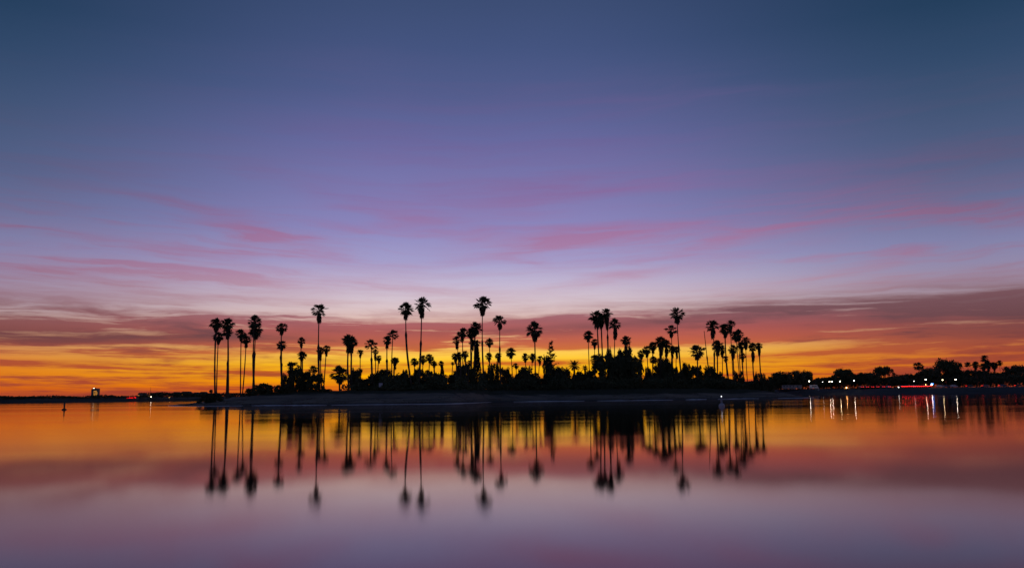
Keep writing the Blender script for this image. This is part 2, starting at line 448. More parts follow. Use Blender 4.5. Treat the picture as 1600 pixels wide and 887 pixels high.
tide = noise(vec(IX * 0.05, IZ * 5.0 + patch * 2.0, 3.0), 1.0, 4.0, 0.6)
sand = mix(step(patch, 0.45, 0.62) * 0.6, sand, (0.115, 0.10, 0.085, 1))
sand = mix(step(tide, 0.52, 0.66) * 0.6, sand, (0.045, 0.04, 0.032, 1))
sand = mix(wet * 0.8, sand, (0.055, 0.053, 0.05, 1))
S.put(ib.inputs['Base Color'], mix(turf, sand, mix(grain, (0.022, 0.026, 0.012, 1), (0.05, 0.05, 0.026, 1))))
ime = bpy.data.meshes.new('island'); ime.from_pydata(iv, [], if_); ime.materials.append(im)
ime.polygons.foreach_set('use_smooth', [True] * len(ime.polygons))
tag(mesh_object('island_terrain', ime), kind='structure')

# thin lace of surf along the waterline
rng = random.Random(5)
fo = MB()
x = -84.0
while x < 84:
    ln = rng.uniform(4.0, 18.0); th = rng.uniform(0.3, 1.1)
    n = max(3, int(ln / 0.8)); prev = None
    for i in range(n + 1):
        xx = x + ln * i / n
        y0 = interp(xx, FRONT) - 1.6 * mnoise.noise((xx * 0.09, 3.0, 0.0)) - 0.6 * mnoise.noise((xx * 0.31, 9.0, 0.0)) - 0.5
        t = th * math.sin(math.pi * min(max(i / n, 0.04), 0.96)) * rng.uniform(0.5, 1.2)
        cur = ((xx, y0 - t * 0.5, 0.012), (xx, y0 + t * 0.1, 0.05 + 0.10 * t), (xx, y0 + t * 0.7, 0.03 + 0.09 * t))
        if prev:
            fo.face(prev[0], cur[0], cur[1], prev[1]); fo.face(prev[1], cur[1], cur[2], prev[2])
        prev = cur
    x += ln + rng.choice((rng.uniform(-2, 1), rng.uniform(0.3, 2), rng.uniform(2, 6)))
tag(fo.build('sea_foam', 'foam', smooth=True), 'thin pale line of surf along the island beach', 'foam', kind='stuff')

# dark weed left along the tide line
wr = MB(); rng = random.Random(17)
for i in range(5200):
    x = rng.uniform(-80, 80); f = interp(x, FRONT)
    d = rng.choice((3.2, 3.6, 6.5, 10.5)) + 1.2 * mnoise.noise((x * 0.2, 2.0, 1.0)) + rng.gauss(0, 0.35)
    if mnoise.noise((x * 0.12, d * 0.3, 8.0)) < -0.05: continue
    z = island_height(x, f + d)
    if z < 0.05: continue
    s_ = rng.uniform(0.06, 0.22); a = rng.uniform(0, 3.14)
    wr.face((x - s_ * math.cos(a), f + d - s_ * math.sin(a), z + 0.01), (x, f + d - 0.03, z + 0.05), (x + s_ * math.cos(a), f + d + s_ * math.sin(a), z + 0.02), (x, f + d, z + rng.uniform(0.08, 0.2)))
tag(wr.build('seaweed_wrack', 'dry'), 'dark seaweed strewn along the tide line of the beach', 'seaweed', kind='stuff')

# ------------------------------------------------------------------ palm crowns (unit radius), trunks
def fan_leaf(mb, base, d, rng, plen, blade, droop, nseg=13, spread=98):
    d = d.normalized()
    p = base + d * plen
    b = (d + Vector((0, 0, -droop))).normalized()
    side = b.cross(Vector((0, 0, 1)))
    if side.length < 0.2: side = b.cross(Vector((1, 0, 0)))
    side.normalize()
    up = side.cross(b)
    a = rng.uniform(-0.9, 0.9)
    side = (side * math.cos(a) + up * math.sin(a)).normalized()
    w = 0.012
    q = Vector((0, 0, 1)).cross(d); q = q.normalized() if q.length > 0.1 else Vector((1, 0, 0))
    mb.face(base - q * w * 1.5, base + q * w * 1.5, p + q * w, p - q * w)
    for k in range(nseg):
        t = R(-spread + 2 * spread * k / (nseg - 1)) + rng.uniform(-0.05, 0.05)
        L = blade * (1 - 0.28 * (abs(t) / R(spread)) ** 2) * rng.uniform(0.86, 1.08)
        v = b * math.cos(t) + side * math.sin(t)
        o = -b * math.sin(t) + side * math.cos(t)
        mid = p + v * L * 0.66
        hw = L * 0.66 * math.tan(R(spread / (nseg - 1))) * 1.05
        tip = p + v * L + Vector((0, 0, -0.10 * L * rng.uniform(0.3, 1.8)))
        mb.face(p, mid - o * hw, tip, mid + o * hw)

def fan_crown(seed, form):
    """bold outer fans with gaps between them, short inner ones to fill the heart"""
    rng = random.Random(seed); mb = MB()
    n, lo, plen, inner = [(42, -54, 0.42, 14), (32, -44, 0.46, 10), (50, -66, 0.40, 18)][form]
    tilt = Vector((rng.uniform(-0.12, 0.12), rng.uniform(-0.12, 0.12), 0))
    for i in range(n):
        t = (i + 0.5) / n
        el = R(90 + (lo - 90) * t ** 1.0 + rng.uniform(-9, 9))
        az = i * 2.39996 + rng.uniform(-0.4, 0.4)
        d = Vector((math.cos(el) * math.cos(az), math.cos(el) * math.sin(az), math.sin(el))) + tilt
        pl = plen * rng.uniform(0.75, 1.15)
        fan_leaf(mb, Vector((0, 0, rng.uniform(-0.1, 0.06))), d, rng, pl, rng.uniform(0.5, 0.74), rng.uniform(-0.05, 0.08) + 0.5 * t * t, 9, rng.uniform(36, 56))
    for i in range(inner):
        d = rdir(rng); d.z = abs(d.z) * rng.choice((1, 1, -0.8))
        fan_leaf(mb, Vector((0, 0, 0)), d, rng, 0.1, rng.uniform(0.4, 0.6), 0.1, 7, 50)
    return mb.mesh('fan_crown', 'frond')

def fan_skirt(seed):
    """dead fronds hanging below the crown: unit length down, about 0.45 wide at the top"""
    rng = random.Random(seed); mb = MB()
    for i in range(64):
        az = i * 2.39996; z0 = -0.02 - 0.62 * rng.random()
        r = rng.uniform(0.14, 0.5) * (1.0 - 0.95 * abs(z0))
        base = Vector((0.06 * math.cos(az), 0.06 * math.sin(az), z0 + 0.12))
        d = Vector((r * math.cos(az), r * math.sin(az), -0.35))
        fan_leaf(mb, base, d, rng, d.length * 0.65, rng.uniform(0.26, 0.42), 1.0, 7, 50)
    return mb.mesh('fan_skirt', 'dry')

CROWNS = {f: [fan_crown(100 * f + k, f) for k in range(7)] for f in range(3)}
SKIRTS = [fan_skirt(k) for k in range(4)]

def palm_trunk(rng, dx, H, style, r0):
    """trunk from (0,0,-0.4) to (dx,0,H); booted ones keep old leaf bases on the lower half"""
    n = 22; pts, rad = [], []
    bow = rng.uniform(-0.3, 0.3) + 0.18 * dx; bowy = rng.uniform(-0.3, 0.3)
    cut = {'b': rng.uniform(0.5, 0.66), 'k': 0.93, 't': -1}[style]
    for i in range(n + 1):
        t = i / n
        pts.append((dx * t + bow * math.sin(math.pi * t), bowy * math.sin(math.pi * t), -0.4 + (H + 0.4) * t))
        r = r0 * (1.0 - 0.38 * t) * rng.uniform(0.93, 1.07)
        if t < cut: r = r0 * ((1.4 if style == 'b' else 1.22) - 0.25 * t) * rng.uniform(0.9, 1.12)
        elif 0 <= t - cut < 1.01 / n: r = r0 * 1.75 if style == 'b' else r0 * 0.9
        if i == 0: r *= 1.25
        rad.append(r)
    return MB().tube(pts, rad, 9)

def make_palm(i, x, y, gz, dx, top, cr, skirt, style, form, label, group, name='fan_palm'):
    rng = random.Random(i * 7 + 1)
    ph = top - 0.93 * cr - gz
    t = thing(name, (x, y, gz), label, 'palm tree', group)
    palm_trunk(rng, dx, ph + 0.1 * cr, style, 0.185 if style != 't' else 0.165).build('trunk', 'bark', t, smooth=True)
    k = rng.randrange(7)
    w_ = 1.30 + 0.12 * max(0.0, 1.3 - cr)
    mesh_object('crown', CROWNS[form][k], t, (dx, 0, ph), rng.uniform(0, 6.28), (cr * w_, cr * w_, cr * rng.uniform(1.0, 1.12)))
    if skirt > 0:
        sl = max(0.5, (skirt - 0.9 * cr)) * 0.98
        mesh_object('dead_frond_skirt', SKIRTS[(k + i) % 4], t, (dx, 0, ph), rng.uniform(0, 6.28), (cr * 1.0, cr * 1.0, sl))
    return t

PALMS = [
    (-72.79, 214.3, -0.36, 21.28, 1.42, 3.78, 'k', 2, 'tall palm with shaggy crown, leftmost on the island'),
    (-74.83, 221.2, -0.01, 18.49, 1.3, 3.25, 't', 0, 'shorter palm whose crown hangs just under the leftmost palm crown'),
    (-69.77, 214.9, -0.64, 21.22, 1.5, 4.82, 't', 2, 'tall shaggy palm second in from the left tip'),
    (-72.88, 222.9, -0.18, 19.58, 1.23, 2.95, 'b', 0, 'palm hidden behind the second tall palm, its booted trunk alongside'),
    (-66.99, 215.5, -0.29, 18.61, 1.19, 3.01, 't', 0, 'upper of the two slim palms left of the small round bush'),
    (-67.81, 219.4, 0.64, 17.38, 1.17, 3.31, 't', 0, 'lower slim palm curving right, beside its upper twin'),
    (-63.1, 214.0, -0.5, 21.79, 1.57, 4.25, 'b', 1, 'tallest palm of the left beach group'),
    (-65.67, 221.1, 0.27, 20.33, 1.71, 4.06, 'b', 2, 'palm filling in beneath the tallest crown of the left group'),
    (-56.3, 214.6, -0.7, 20.01, 1.26, 3.16, 'b', 0, 'upper round crown of the stacked pair left of the first thicket'),
    (-58.85, 222.8, -0.25, 16.12, 1.19, 2.62, 'b', 0, 'lower round crown of the stacked pair left of the first thicket'),
    (-55.24, 228.4, -0.23, 17.27, 1.01, 2.85, 't', 1, 'thin palm rising from the first thicket, upper of two crowns'),
    (-53.7, 222.3, -0.04, 13.34, 1.19, 2.7, 'k', 0, 'stout palm in the first thicket, lower of two crowns'),
    (-47.25, 214.0, -0.44, 24.46, 1.73, 4.72, 'b', 1, 'very tall lone palm with tapering skirt above the first thicket'),
    (-48.42, 221.9, -0.52, 14.32, 0.98, 3.43, 't', 2, 'small palm tucked against the trunk of the very tall lone palm'),
    (-49.33, 227.9, 0.59, 15.15, 0.96, 2.85, 't', 0, 'slim palm leaning right just past the very tall lone palm'),
    (-57.07, 227.4, -0.34, 10.97, 1.67, 0, 'k', 1, 'short bushy palm topping the left of the first thicket'),
    (-49.71, 217.0, 0.2, 9.45, 1.12, 0, 'k', 1, 'short palm at the right shoulder of the first thicket'),
    (-42.16, 213.2, -0.17, 9.08, 2.04, 4.39, 'k', 0, 'squat wide palm standing alone in the orange gap'),
    (-39.48, 210.9, -0.24, 16.7, 1.55, 4.96, 'k', 2, 'thick palm of the double trunk right of the squat palm'),
    (-40.07, 216.8, -0.04, 16.48, 1.43, 4.14, 'k', 2, 'palm sharing the double trunk clump, slightly lower crown'),
    (-41.85, 240.4, -0.2, 14.65, 0.84, 2.39, 't', 0, 'tiny slender palm with round head after the double trunk'),
    (-34.82, 217.9, -0.52, 15.78, 1.44, 0, 'b', 1, 'loose crowned palm with spread fans, left of the small sign'),
    (-36.52, 232.8, -0.18, 14.27, 0.81, 3.08, 't', 0, 'small palm half behind the loose crowned palm'),
    (-36.6, 237.7, 0.09, 12.79, 0.79, 2.27, 't', 0, 'smallest palm directly above the small sign'),
    (-31.49, 221.3, -0.42, 16.86, 1.14, 3.42, 'b', 0, 'left palm of the mid pair beyond the small sign'),
    (-30.98, 225.2, 0.0, 18.6, 1.41, 0, 't', 1, 'right palm of the mid pair with separated fans'),
    (-29.3, 217.1, -0.05, 11.36, 0.96, 3.27, 'k', 2, 'short skirted palm below the mid pair'),
    (-24.63, 214.4, -1.73, 24.57, 1.73, 4.26, 'b', 0, 'tall palm leaning left, first of the leaning twins'),
    (-23.34, 216.2, 0.75, 25.84, 1.83, 4.93, 'b', 1, 'tall palm leaning right, second of the leaning twins'),
    (-26.72, 236.3, 0.15, 11.92, 1.04, 2.26, 't', 0, 'low palm between the feet of the leaning twins'),
    (-23.93, 231.0, 0.07, 12.34, 1.06, 2.55, 't', 0, 'low palm just right of the leaning twins'),
    (-22.51, 233.8, 0.25, 12.87, 1.07, 2.66, 't', 0, 'low palm with the highest head right of the leaning twins'),
    (-20.4, 225.6, -0.0, 10.73, 0.83, 1.99, 'k', 2, 'low shaggy palm at the right end of the leaning twins clump'),
    (-19.21, 237.2, -0.25, 11.01, 0.7, 1.74, 't', 0, 'little palm head on a cone shaped bush'),
    (-16.93, 245.9, 0.0, 11.14, 0.54, 0, 't', 0, 'tiny lollipop palm in the gap before the centre clump'),
    (-14.96, 241.4, -0.48, 18.03, 1.15, 3.73, 't', 1, 'leftmost high palm of the centre clump'),
    (-13.65, 240.0, -0.19, 20.22, 1.37, 3.88, 't', 0, 'second high palm of the centre clump'),
    (-11.26, 241.2, -0.26, 19.94, 1.33, 3.19, 'k', 0, 'third high palm of the centre clump, beside its highest'),
    (-10.58, 241.8, 0.2, 21.75, 1.78, 3.91, 'k', 2, 'highest and widest palm of the centre clump'),
    (-11.45, 247.4, -0.01, 17.49, 1.0, 3.27, 't', 2, 'small palm hanging under the highest crown of the centre clump, left side'),
    (-11.03, 254.2, 0.56, 17.73, 1.03, 3.18, 't', 2, 'small palm hanging under the highest crown of the centre clump, right side'),
    (-14.93, 227.5, 0.03, 12.74, 1.0, 2.84, 'k', 0, 'low palm at the left foot of the centre clump'),
    (-13.83, 225.8, 0.12, 12.89, 1.0, 2.74, 'k', 2, 'low dense palm second along the foot of the centre clump'),
    (-12.93, 230.4, 0.3, 13.36, 0.93, 2.88, 'k', 0, 'low palm third along the foot of the centre clump'),
    (-11.44, 227.4, 0.04, 10.7, 0.71, 2.17, 't', 1, 'small low palm against the dark cypress'),
    (-8.17, 249.3, -0.35, 29.85, 2.2, 5.41, 'b', 1, 'tallest palm of the whole island'),
    (-7.4, 274.6, 0.03, 19.6, 1.31, 3.03, 't', 0, 'slim palm right beside the trunk of the tallest palm'),
    (-7.38, 266.5, 0.09, 14.57, 1.08, 2.94, 't', 2, 'low palm below the slim one beside the tallest palm'),
    (-3.46, 257.1, -0.26, 25.04, 1.7, 4.16, 'b', 1, 'tall palm next right of the tallest one'),
    (-4.33, 270.6, -0.19, 14.73, 0.99, 2.98, 't', 0, 'small palm against the trunk of the tall palm next to the tallest'),
    (-0.18, 269.3, -0.44, 16.21, 1.49, 3.37, 't', 0, 'lone round headed palm left of the dome tree'),
    (0.83, 278.0, 0.11, 11.78, 1.02, 1.84, 't', 1, 'tiny palm under the lone round headed palm'),
    (3.87, 277.9, 0.1, 14.79, 1.23, 2.86, 't', 0, 'low palm behind the left of the dome tree'),
    (6.22, 283.4, 0.17, 15.03, 1.15, 2.92, 't', 2, 'low palm behind the top of the dome tree'),
    (8.15, 278.7, 0.47, 13.96, 1.08, 2.87, 't', 1, 'low palm right of the dome tree'),
    (6.61, 261.9, 0.01, 23.34, 2.5, 5.87, 'k', 1, 'stout palm with wide drooping fans over the dome tree'),
    (23.2, 263.4, -0.29, 20.74, 1.45, 3.58, 't', 0, 'round headed palm leaning left before the tall trio'),
    (26.15, 278.7, 0.07, 19.17, 1.08, 3.18, 't', 0, 'small palm between the leaning round head and the tall trio'),
    (25.8, 257.9, -0.76, 26.32, 2.18, 5.69, 'k', 2, 'leftmost and broadest crown of the tall trio'),
    (27.41, 263.4, -0.5, 25.86, 1.74, 4.65, 'k', 2, 'palm behind the broad crown of the tall trio, trunk leaning left'),
    (28.27, 259.8, 0.04, 27.04, 1.53, 6.5, 'b', 0, 'middle and highest palm of the tall trio'),
    (29.39, 257.1, 0.93, 23.7, 1.8, 6.05, 't', 1, 'rightmost palm of the tall trio, loose fans'),
    (33.42, 260.8, 0.45, 18.79, 1.44, 6.71, 'k', 2, 'lone palm head poking out of the big dark tree mass'),
    (23.62, 252.7, 0.15, 12.98, 1.21, 0, 'k', 1, 'short palm in front of the trio at the thicket edge'),
    (39.61, 269.9, 0.17, 15.08, 1.19, 3.08, 't', 0, 'first palm of the dense row past the big dark trees'),
    (40.93, 266.3, 0.02, 16.15, 1.37, 3.53, 't', 0, 'second palm of the dense row past the big dark trees'),
    (42.97, 268.7, 0.27, 17.44, 1.38, 3.56, 'k', 2, 'third palm of the dense row past the big dark trees'),
    (44.04, 276.7, 0.43, 13.36, 1.12, 2.34, 't', 0, 'low palm beneath the third of the dense row'),
    (44.0, 263.2, 0.72, 18.83, 1.74, 6.0, 'k', 2, 'highest stout palm of the dense row'),
    (46.49, 267.6, 0.61, 18.11, 1.48, 5.51, 'k', 2, 'stout palm just right of the dense row summit'),
    (50.31, 274.5, -0.21, 22.98, 1.61, 4.04, 't', 1, 'mid height palm just left of the tall left leaning one'),
    (51.14, 264.8, -0.96, 27.49, 2.0, 5.06, 'b', 1, 'tall lone palm leaning left over the dense palm row'),
    (48.39, 266.2, 0.26, 16.05, 1.22, 3.91, 'k', 2, 'low dense palm under the mid height palm'),
    (51.84, 277.4, 0.27, 16.45, 1.07, 3.87, 't', 2, 'narrow low palm at the foot of the tall leaning one'),
    (55.03, 262.6, 0.41, 15.96, 2.22, 4.44, 'k', 1, 'broad arching palm alone left of the bare trunk'),
    (61.82, 271.0, 0.57, 24.15, 1.94, 5.78, 'b', 1, 'tall palm immediately right of the bare trunk'),
    (64.88, 278.2, 0.43, 18.28, 1.84, 5.01, 'k', 2, 'dense lower palm right of the bare trunk'),
    (67.89, 285.3, 0.58, 16.71, 1.26, 3.57, 't', 0, 'small palm at the right of the dense lower one'),
    (68.67, 277.5, -0.85, 23.42, 1.73, 4.49, 'k', 2, 'dark dense palm leaning left in the right end group'),
    (71.91, 286.3, -0.18, 25.37, 1.53, 4.63, 't', 1, 'highest head of the right end group, behind the dark dense one'),
    (73.09, 281.2, -0.93, 21.4, 1.65, 3.52, 't', 0, 'palm with round head third highest in the right end group'),
    (75.72, 289.3, -0.51, 22.39, 1.6, 3.83, 't', 1, 'palm overlapping the third highest head from the right'),
    (69.87, 275.0, -0.41, 16.52, 1.47, 4.65, 'k', 2, 'lower dense palm amid the right end group trunks'),
    (73.74, 277.5, -0.95, 17.85, 1.38, 3.88, 't', 2, 'palm stepping down the slope of heads, fourth in the right end group'),
    (76.73, 285.6, -0.28, 19.78, 1.37, 4.2, 't', 0, 'palm above the fourth step of the right end group'),
    (77.12, 291.4, -0.43, 14.82, 1.13, 3.21, 't', 0, 'small low palm among the close trunks of the right end group'),
    (76.69, 277.9, -0.25, 17.32, 1.43, 6.23, 'k', 2, 'long skirted palm second from the right tip'),
    (79.47, 280.2, -0.33, 17.53, 1.18, 4.33, 'k', 2, 'rightmost palm of the island, leaning left'),
    (71.12, 290.8, -0.29, 13.8, 0.91, 2.14, 't', 0, 'tiny palm glimpsed through the right end group trunks'),
]
for i, (x, y, dx, top, cr, sk, st, fm, lab) in enumerate(PALMS):
    make_palm(i, x, y, island_height(x, y), dx, top, cr, sk, st, fm, lab, 'fan palms on the island')

# the bare trunk that has lost its crown
sx_, sy_, sdx, stop_ = (61.62, 273.4, -1.37, 20.75)
gz = island_height(sx_, sy_)
rng = random.Random(77)
t = thing('dead_palm', (sx_, sy_, gz), 'bare dead palm trunk without any crown, leaning left', 'palm trunk')
palm_trunk(rng, sdx, stop_ - gz, 'b', 0.15).build('trunk', 'bark', t, smooth=True)
stub = MB()
for k in range(7):
    a = k * 0.9; stub.tube([(sdx, 0, stop_ - gz - 0.1), (sdx + 0.16 * math.cos(a), 0.16 * math.sin(a), stop_ - gz + 0.15 + 0.1 * (k % 3))], [0.05, 0.01], 5)
stub.build('broken_top', 'dry', t)

# ------------------------------------------------------------------ feather palms
def feather_crown(seed):
    rng = random.Random(seed); mb = MB()
    for i in range(30):
        el = R(78 - 95 * ((i + 0.5) / 30) ** 0.9 + rng.uniform(-6, 6)); az = i * 2.39996
        d = Vector((math.cos(el) * math.cos(az), math.cos(el) * math.sin(az), math.sin(el)))
        p = Vector((0, 0, 0)); L = rng.uniform(0.95, 1.15); n = 14; prev = p
        for k in range(1, n + 1):
            d = (d + Vector((0, 0, -0.085))).normalized(); q = prev + d * L / n
            s_ = d.cross(Vector((0, 0, 1))); s_ = s_.normalized() if s_.length > 0.1 else Vector((1, 0, 0))
            mb.face(prev - s_ * 0.008, prev + s_ * 0.008, q + s_ * 0.006, q - s_ * 0.006)
            if k > 2:
                ll = 0.30 * math.sin(math.pi * min(0.97, k / n * 0.85 + 0.12))
                for sg in (-1, 1):
                    for u in (0.0, 0.5):
                        b0 = prev.lerp(q, u); tip = b0 + (s_ * sg * 0.8 + d * 0.6 + Vector((0, 0, -0.25))).normalized() * ll
                        mb.face(b0 - d * 0.024, b0 + d * 0.024, tip)
            prev = q
    return mb.mesh('feather_crown', 'frond')
FEATHER = feather_crown(3)
for i, (x, y, top, cr, lab) in enumerate([
    (18.34, 261.7, 11.93, 2.41, 'feather palm with arching fronds above the low bushes'),
    (21.94, 266.1, 10.51, 1.37, 'small drooping feather palm left of the round headed leaning palm'),
]):
    gz = island_height(x, y); rng = random.Random(300 + i)
    t = thing('feather_palm', (x, y, gz), lab, 'palm tree', 'feather palms on the island')
    H = top - gz - cr * 0.75
    MB().tube([(0, 0, -0.3 + (H + 0.3) * k / 8) for k in range(9)], [0.3 * rng.uniform(0.85, 1.1) for k in range(9)], 9).build('trunk', 'bark', t, smooth=True)
    mesh_object('crown', FEATHER, t, (0, 0, H), i * 1.3, (cr, cr, cr))

# ------------------------------------------------------------------ leafy crowns (unit: radius 1, height 1)
def leaf_quad(mb, c, s_, rng):
    n = rdir(rng); a = n.cross(rdir(rng)).normalized(); b = n.cross(a)
    k = rng.uniform(0.5, 0.8)
    mb.face(c - a * s_, c - b * s_ * k, c + a * s_, c + b * s_ * k)

def leaf_crown(seed, form, nclump, per, leaf):
    """form 'dome' rises from the ground, 'clump' is taller and rougher, 'tree' starts above a trunk, 'umbrella' is flat"""
    rng = random.Random(seed); mb = MB()
    for i in range(nclump):
        az = i * 2.39996 + rng.uniform(-0.5, 0.5)
        u = rng.random() ** 0.5
        if form == 'dome':
            z = rng.uniform(0.02, 0.84); rr = 0.85 * math.sqrt(max(0.04, 1 - (z / 0.96) ** 2.2)) * u; cr = rng.uniform(0.13, 0.24)
        elif form == 'clump':
            z = rng.uniform(0.0, 0.90) ** 1.15; rr = (0.86 - 0.45 * max(0, z - 0.35)) * u; cr = rng.uniform(0.12, 0.24)
        elif form == 'tree':
            z = rng.uniform(0.28, 0.86); rr = 0.82 * math.sqrt(max(0.05, 1 - ((z - 0.55) / 0.40) ** 2)) * u; cr = rng.uniform(0.13, 0.24)
        else:
            z = rng.uniform(0.6, 0.88); rr = 0.84 * math.sqrt(max(0.05, 1 - ((z - 0.66) / 0.27) ** 2)) * u; cr = rng.uniform(0.12, 0.2)
        c = Vector((rr * math.cos(az), rr * math.sin(az), z))
        for k in range(per):
            d = rdir(rng) * cr * (rng.random() ** 0.4) * rng.choice((1, 1, 1, 1.25))
            p = c + Vector((d.x, d.y, d.z * 0.62))
            if p.z > -0.02: leaf_quad(mb, p, leaf * rng.uniform(0.6, 1.3), rng)
    return mb

LEAFY = {'dome': [leaf_crown(k, 'dome', 68, 76, 0.05).mesh('leaf_dome', ('leaf', 'leaf2')[k % 2]) for k in range(4)],
         'clump': [leaf_crown(20 + k, 'clump', 74, 74, 0.05).mesh('leaf_clump', ('leaf', 'leaf2')[k % 2]) for k in range(5)],
         'tree': [leaf_crown(40 + k, 'tree', 78, 68, 0.045).mesh('leaf_tree', ('leaf', 'leaf2')[k % 2]) for k in range(5)],
         'umbrella': [leaf_crown(60, 'umbrella', 46, 56, 0.045).mesh('leaf_umbrella', 'leaf')]}

def stems(rng, H, rad, n=5):
    mb = MB()
    for k in range(n):
        a = k * 2.4 + rng.uniform(-0.4, 0.4); r = rad * rng.uniform(0.25, 0.6)
        p0 = Vector((0.12 * math.cos(a), 0.12 * math.sin(a), -0.2)); p2 = Vector((r * math.cos(a), r * math.sin(a), H * rng.uniform(0.6, 0.85)))
        p1 = p0.lerp(p2, 0.5) + Vector((0, 0, H * 0.1))
        mb.tube([p0, p1, p2], [0.09, 0.06, 0.02], 6)
    return mb

for i, (x, y, top, rad, form, lab) in enumerate([
    (-70.23, 203.4, 2.93, 2.69, 0, 'low dark hedge on the sand at the left tip'),
    (-64.44, 214.2, 4.07, 1.42, 0, 'small round bush right of the leftmost palms'),
    (-60.8, 214.0, 5.19, 2.83, 0, 'wide low bush between the left palms and the stacked pair'),
    (-56.97, 213.1, 4.74, 1.18, 0, 'small bush at the foot of the stacked pair'),
    (-55.07, 214.0, 7.38, 1.57, 1, 'rough bush forming the left edge of the first thicket'),
    (-54.29, 219.0, 9.09, 2.09, 1, 'tallest bush of the first thicket'),
    (-52.53, 221.8, 8.19, 1.79, 1, 'middle bush of the first thicket'),
    (-47.83, 212.5, 7.26, 2.03, 1, 'rounded bush closing the first thicket at the right'),
    (-44.39, 209.7, 3.64, 1.08, 0, 'low tuft of shrub in the orange gap'),
    (-40.02, 222.6, 8.56, 1.8, 1, 'airy bush right of the double trunk palm'),
    (-36.62, 214.3, 6.08, 2.68, 0, 'rounded dark bush left of the small sign'),
    (-36.14, 225.9, 7.46, 1.33, 1, 'upright bush behind the loose crowned palm'),
    (-32.98, 223.5, 8.5, 2.3, 1, 'leafy mound above the small sign'),
    (-27.87, 216.8, 6.98, 2.23, 0, 'smooth bush below the mid pair of palms'),
    (-25.88, 224.4, 7.47, 1.98, 1, 'bush at the feet of the leaning twins'),
    (-22.47, 219.9, 8.28, 2.43, 1, 'dense bush between the leaning twins and the cone bush'),
    (-19.38, 221.4, 7.48, 1.63, 1, 'ragged bush left of the cone bush'),
    (-16.03, 234.0, 7.43, 1.89, 0, 'low mound in the gap before the centre clump'),
    (-13.58, 233.2, 9.76, 2.23, 1, 'dark bush under the centre clump'),
    (-5.83, 261.4, 11.05, 1.92, 1, 'leafy bush right of the tallest palm'),
    (-2.28, 269.9, 9.74, 1.79, 1, 'see-through bush between two palms right of the tallest'),
    (1.23, 264.2, 7.99, 2.14, 0, 'low bush at the left of the dome tree'),
    (4.26, 258.3, 9.88, 3.42, 0, 'smooth dome shaped tree under the stout drooping palm'),
    (8.72, 269.2, 6.85, 1.78, 0, 'low bush right of the dome tree'),
    (10.65, 270.4, 13.56, 1.49, 1, 'upright leafy tree against the gappy conifer'),
    (15.24, 265.2, 9.78, 2.53, 0, 'rounded bush right of the gappy conifer'),
    (19.9, 262.9, 8.51, 2.51, 0, 'wide bush under the feather palms'),
    (23.22, 263.4, 8.87, 2.13, 0, 'bush left of the big dark thicket tree'),
    (27.41, 253.0, 12.95, 4.65, 1, 'big dark tree in front of the tall trio'),
    (33.36, 256.8, 15.5, 2.55, 1, 'tall ragged tree wrapped round the lone palm head'),
    (34.29, 253.2, 12.51, 3.72, 1, 'big dark tree right of the lone palm head'),
    (30.2, 250.3, 11.32, 2.39, 1, 'dark tree left of the lone palm head'),
    (28.34, 256.8, 14.81, 0.85, 1, 'narrow pointed tree in front of the tall trio trunks'),
    (40.41, 260.4, 6.31, 2.49, 1, 'ragged bush under the dense palm row start'),
    (45.59, 267.3, 12.24, 2.75, 1, 'dark bush amid the dense palm row'),
    (48.04, 264.0, 9.75, 2.14, 1, 'bush under the mid height palm'),
    (53.23, 269.6, 10.87, 1.78, 1, 'airy bush left of the broad arching palm'),
    (55.44, 266.1, 9.74, 2.35, 1, 'bush carrying the broad arching palm'),
    (60.09, 269.5, 9.8, 2.77, 0, 'rounded bush around the bare trunk'),
    (64.03, 274.1, 7.91, 2.22, 1, 'bush right of the bare trunk'),
    (67.08, 274.6, 5.7, 2.22, 0, 'low bush under the tiny glimpsed palm'),
    (71.45, 277.1, 8.31, 1.83, 1, 'upright bush in the right end group'),
    (74.12, 275.6, 4.63, 2.03, 0, 'low bush between close trunks near the right tip'),
    (77.26, 274.1, 7.56, 1.91, 1, 'leafy bush at the feet of the two last palms'),
    (50.31, 264.0, 8.19, 1.55, 1, 'ragged bush at the foot of the tall left leaning trunk'),
    (41.65, 270.3, 9.45, 1.19, 1, 'thin upright bush among the dense palm row start'),
    (46.12, 261.6, 11.03, 1.92, 1, 'tall bush on the right of the dense palm row'),
    (-8.2, 251.3, 8.51, 1.85, 1, 'ragged bush round the foot of the tallest palm'),
    (-11.0, 232.9, 9.04, 1.37, 1, 'bush between the centre clump and the cypress'),
    (-28.14, 226.7, 8.38, 1.0, 1, 'narrow bush left of the leaning twins'),
    (-24.99, 228.2, 9.05, 1.01, 1, 'narrow bush between the leaning twins'),
    (12.31, 264.6, 10.18, 2.72, 1, 'wide ragged bush under the gappy conifer'),
    (79.68, 274.5, 5.75, 1.82, 0, 'last bush at the right tip of the island'),
]):
    gz = island_height(x, y); rng = random.Random(500 + i); H = top - gz
    t = thing('bush', (x, y, gz - 0.05), lab, 'bush', 'bushes of the island thicket')
    stems(rng, H, rad).build('stem', 'wood', t)
    lib = LEAFY['dome' if form == 0 else 'clump']
    mesh_object('foliage', lib[rng.randrange(len(lib))], t, (0, 0, 0), rng.uniform(0, 6.28), (rad * 1.24, rad * 1.24, H * 1.06))

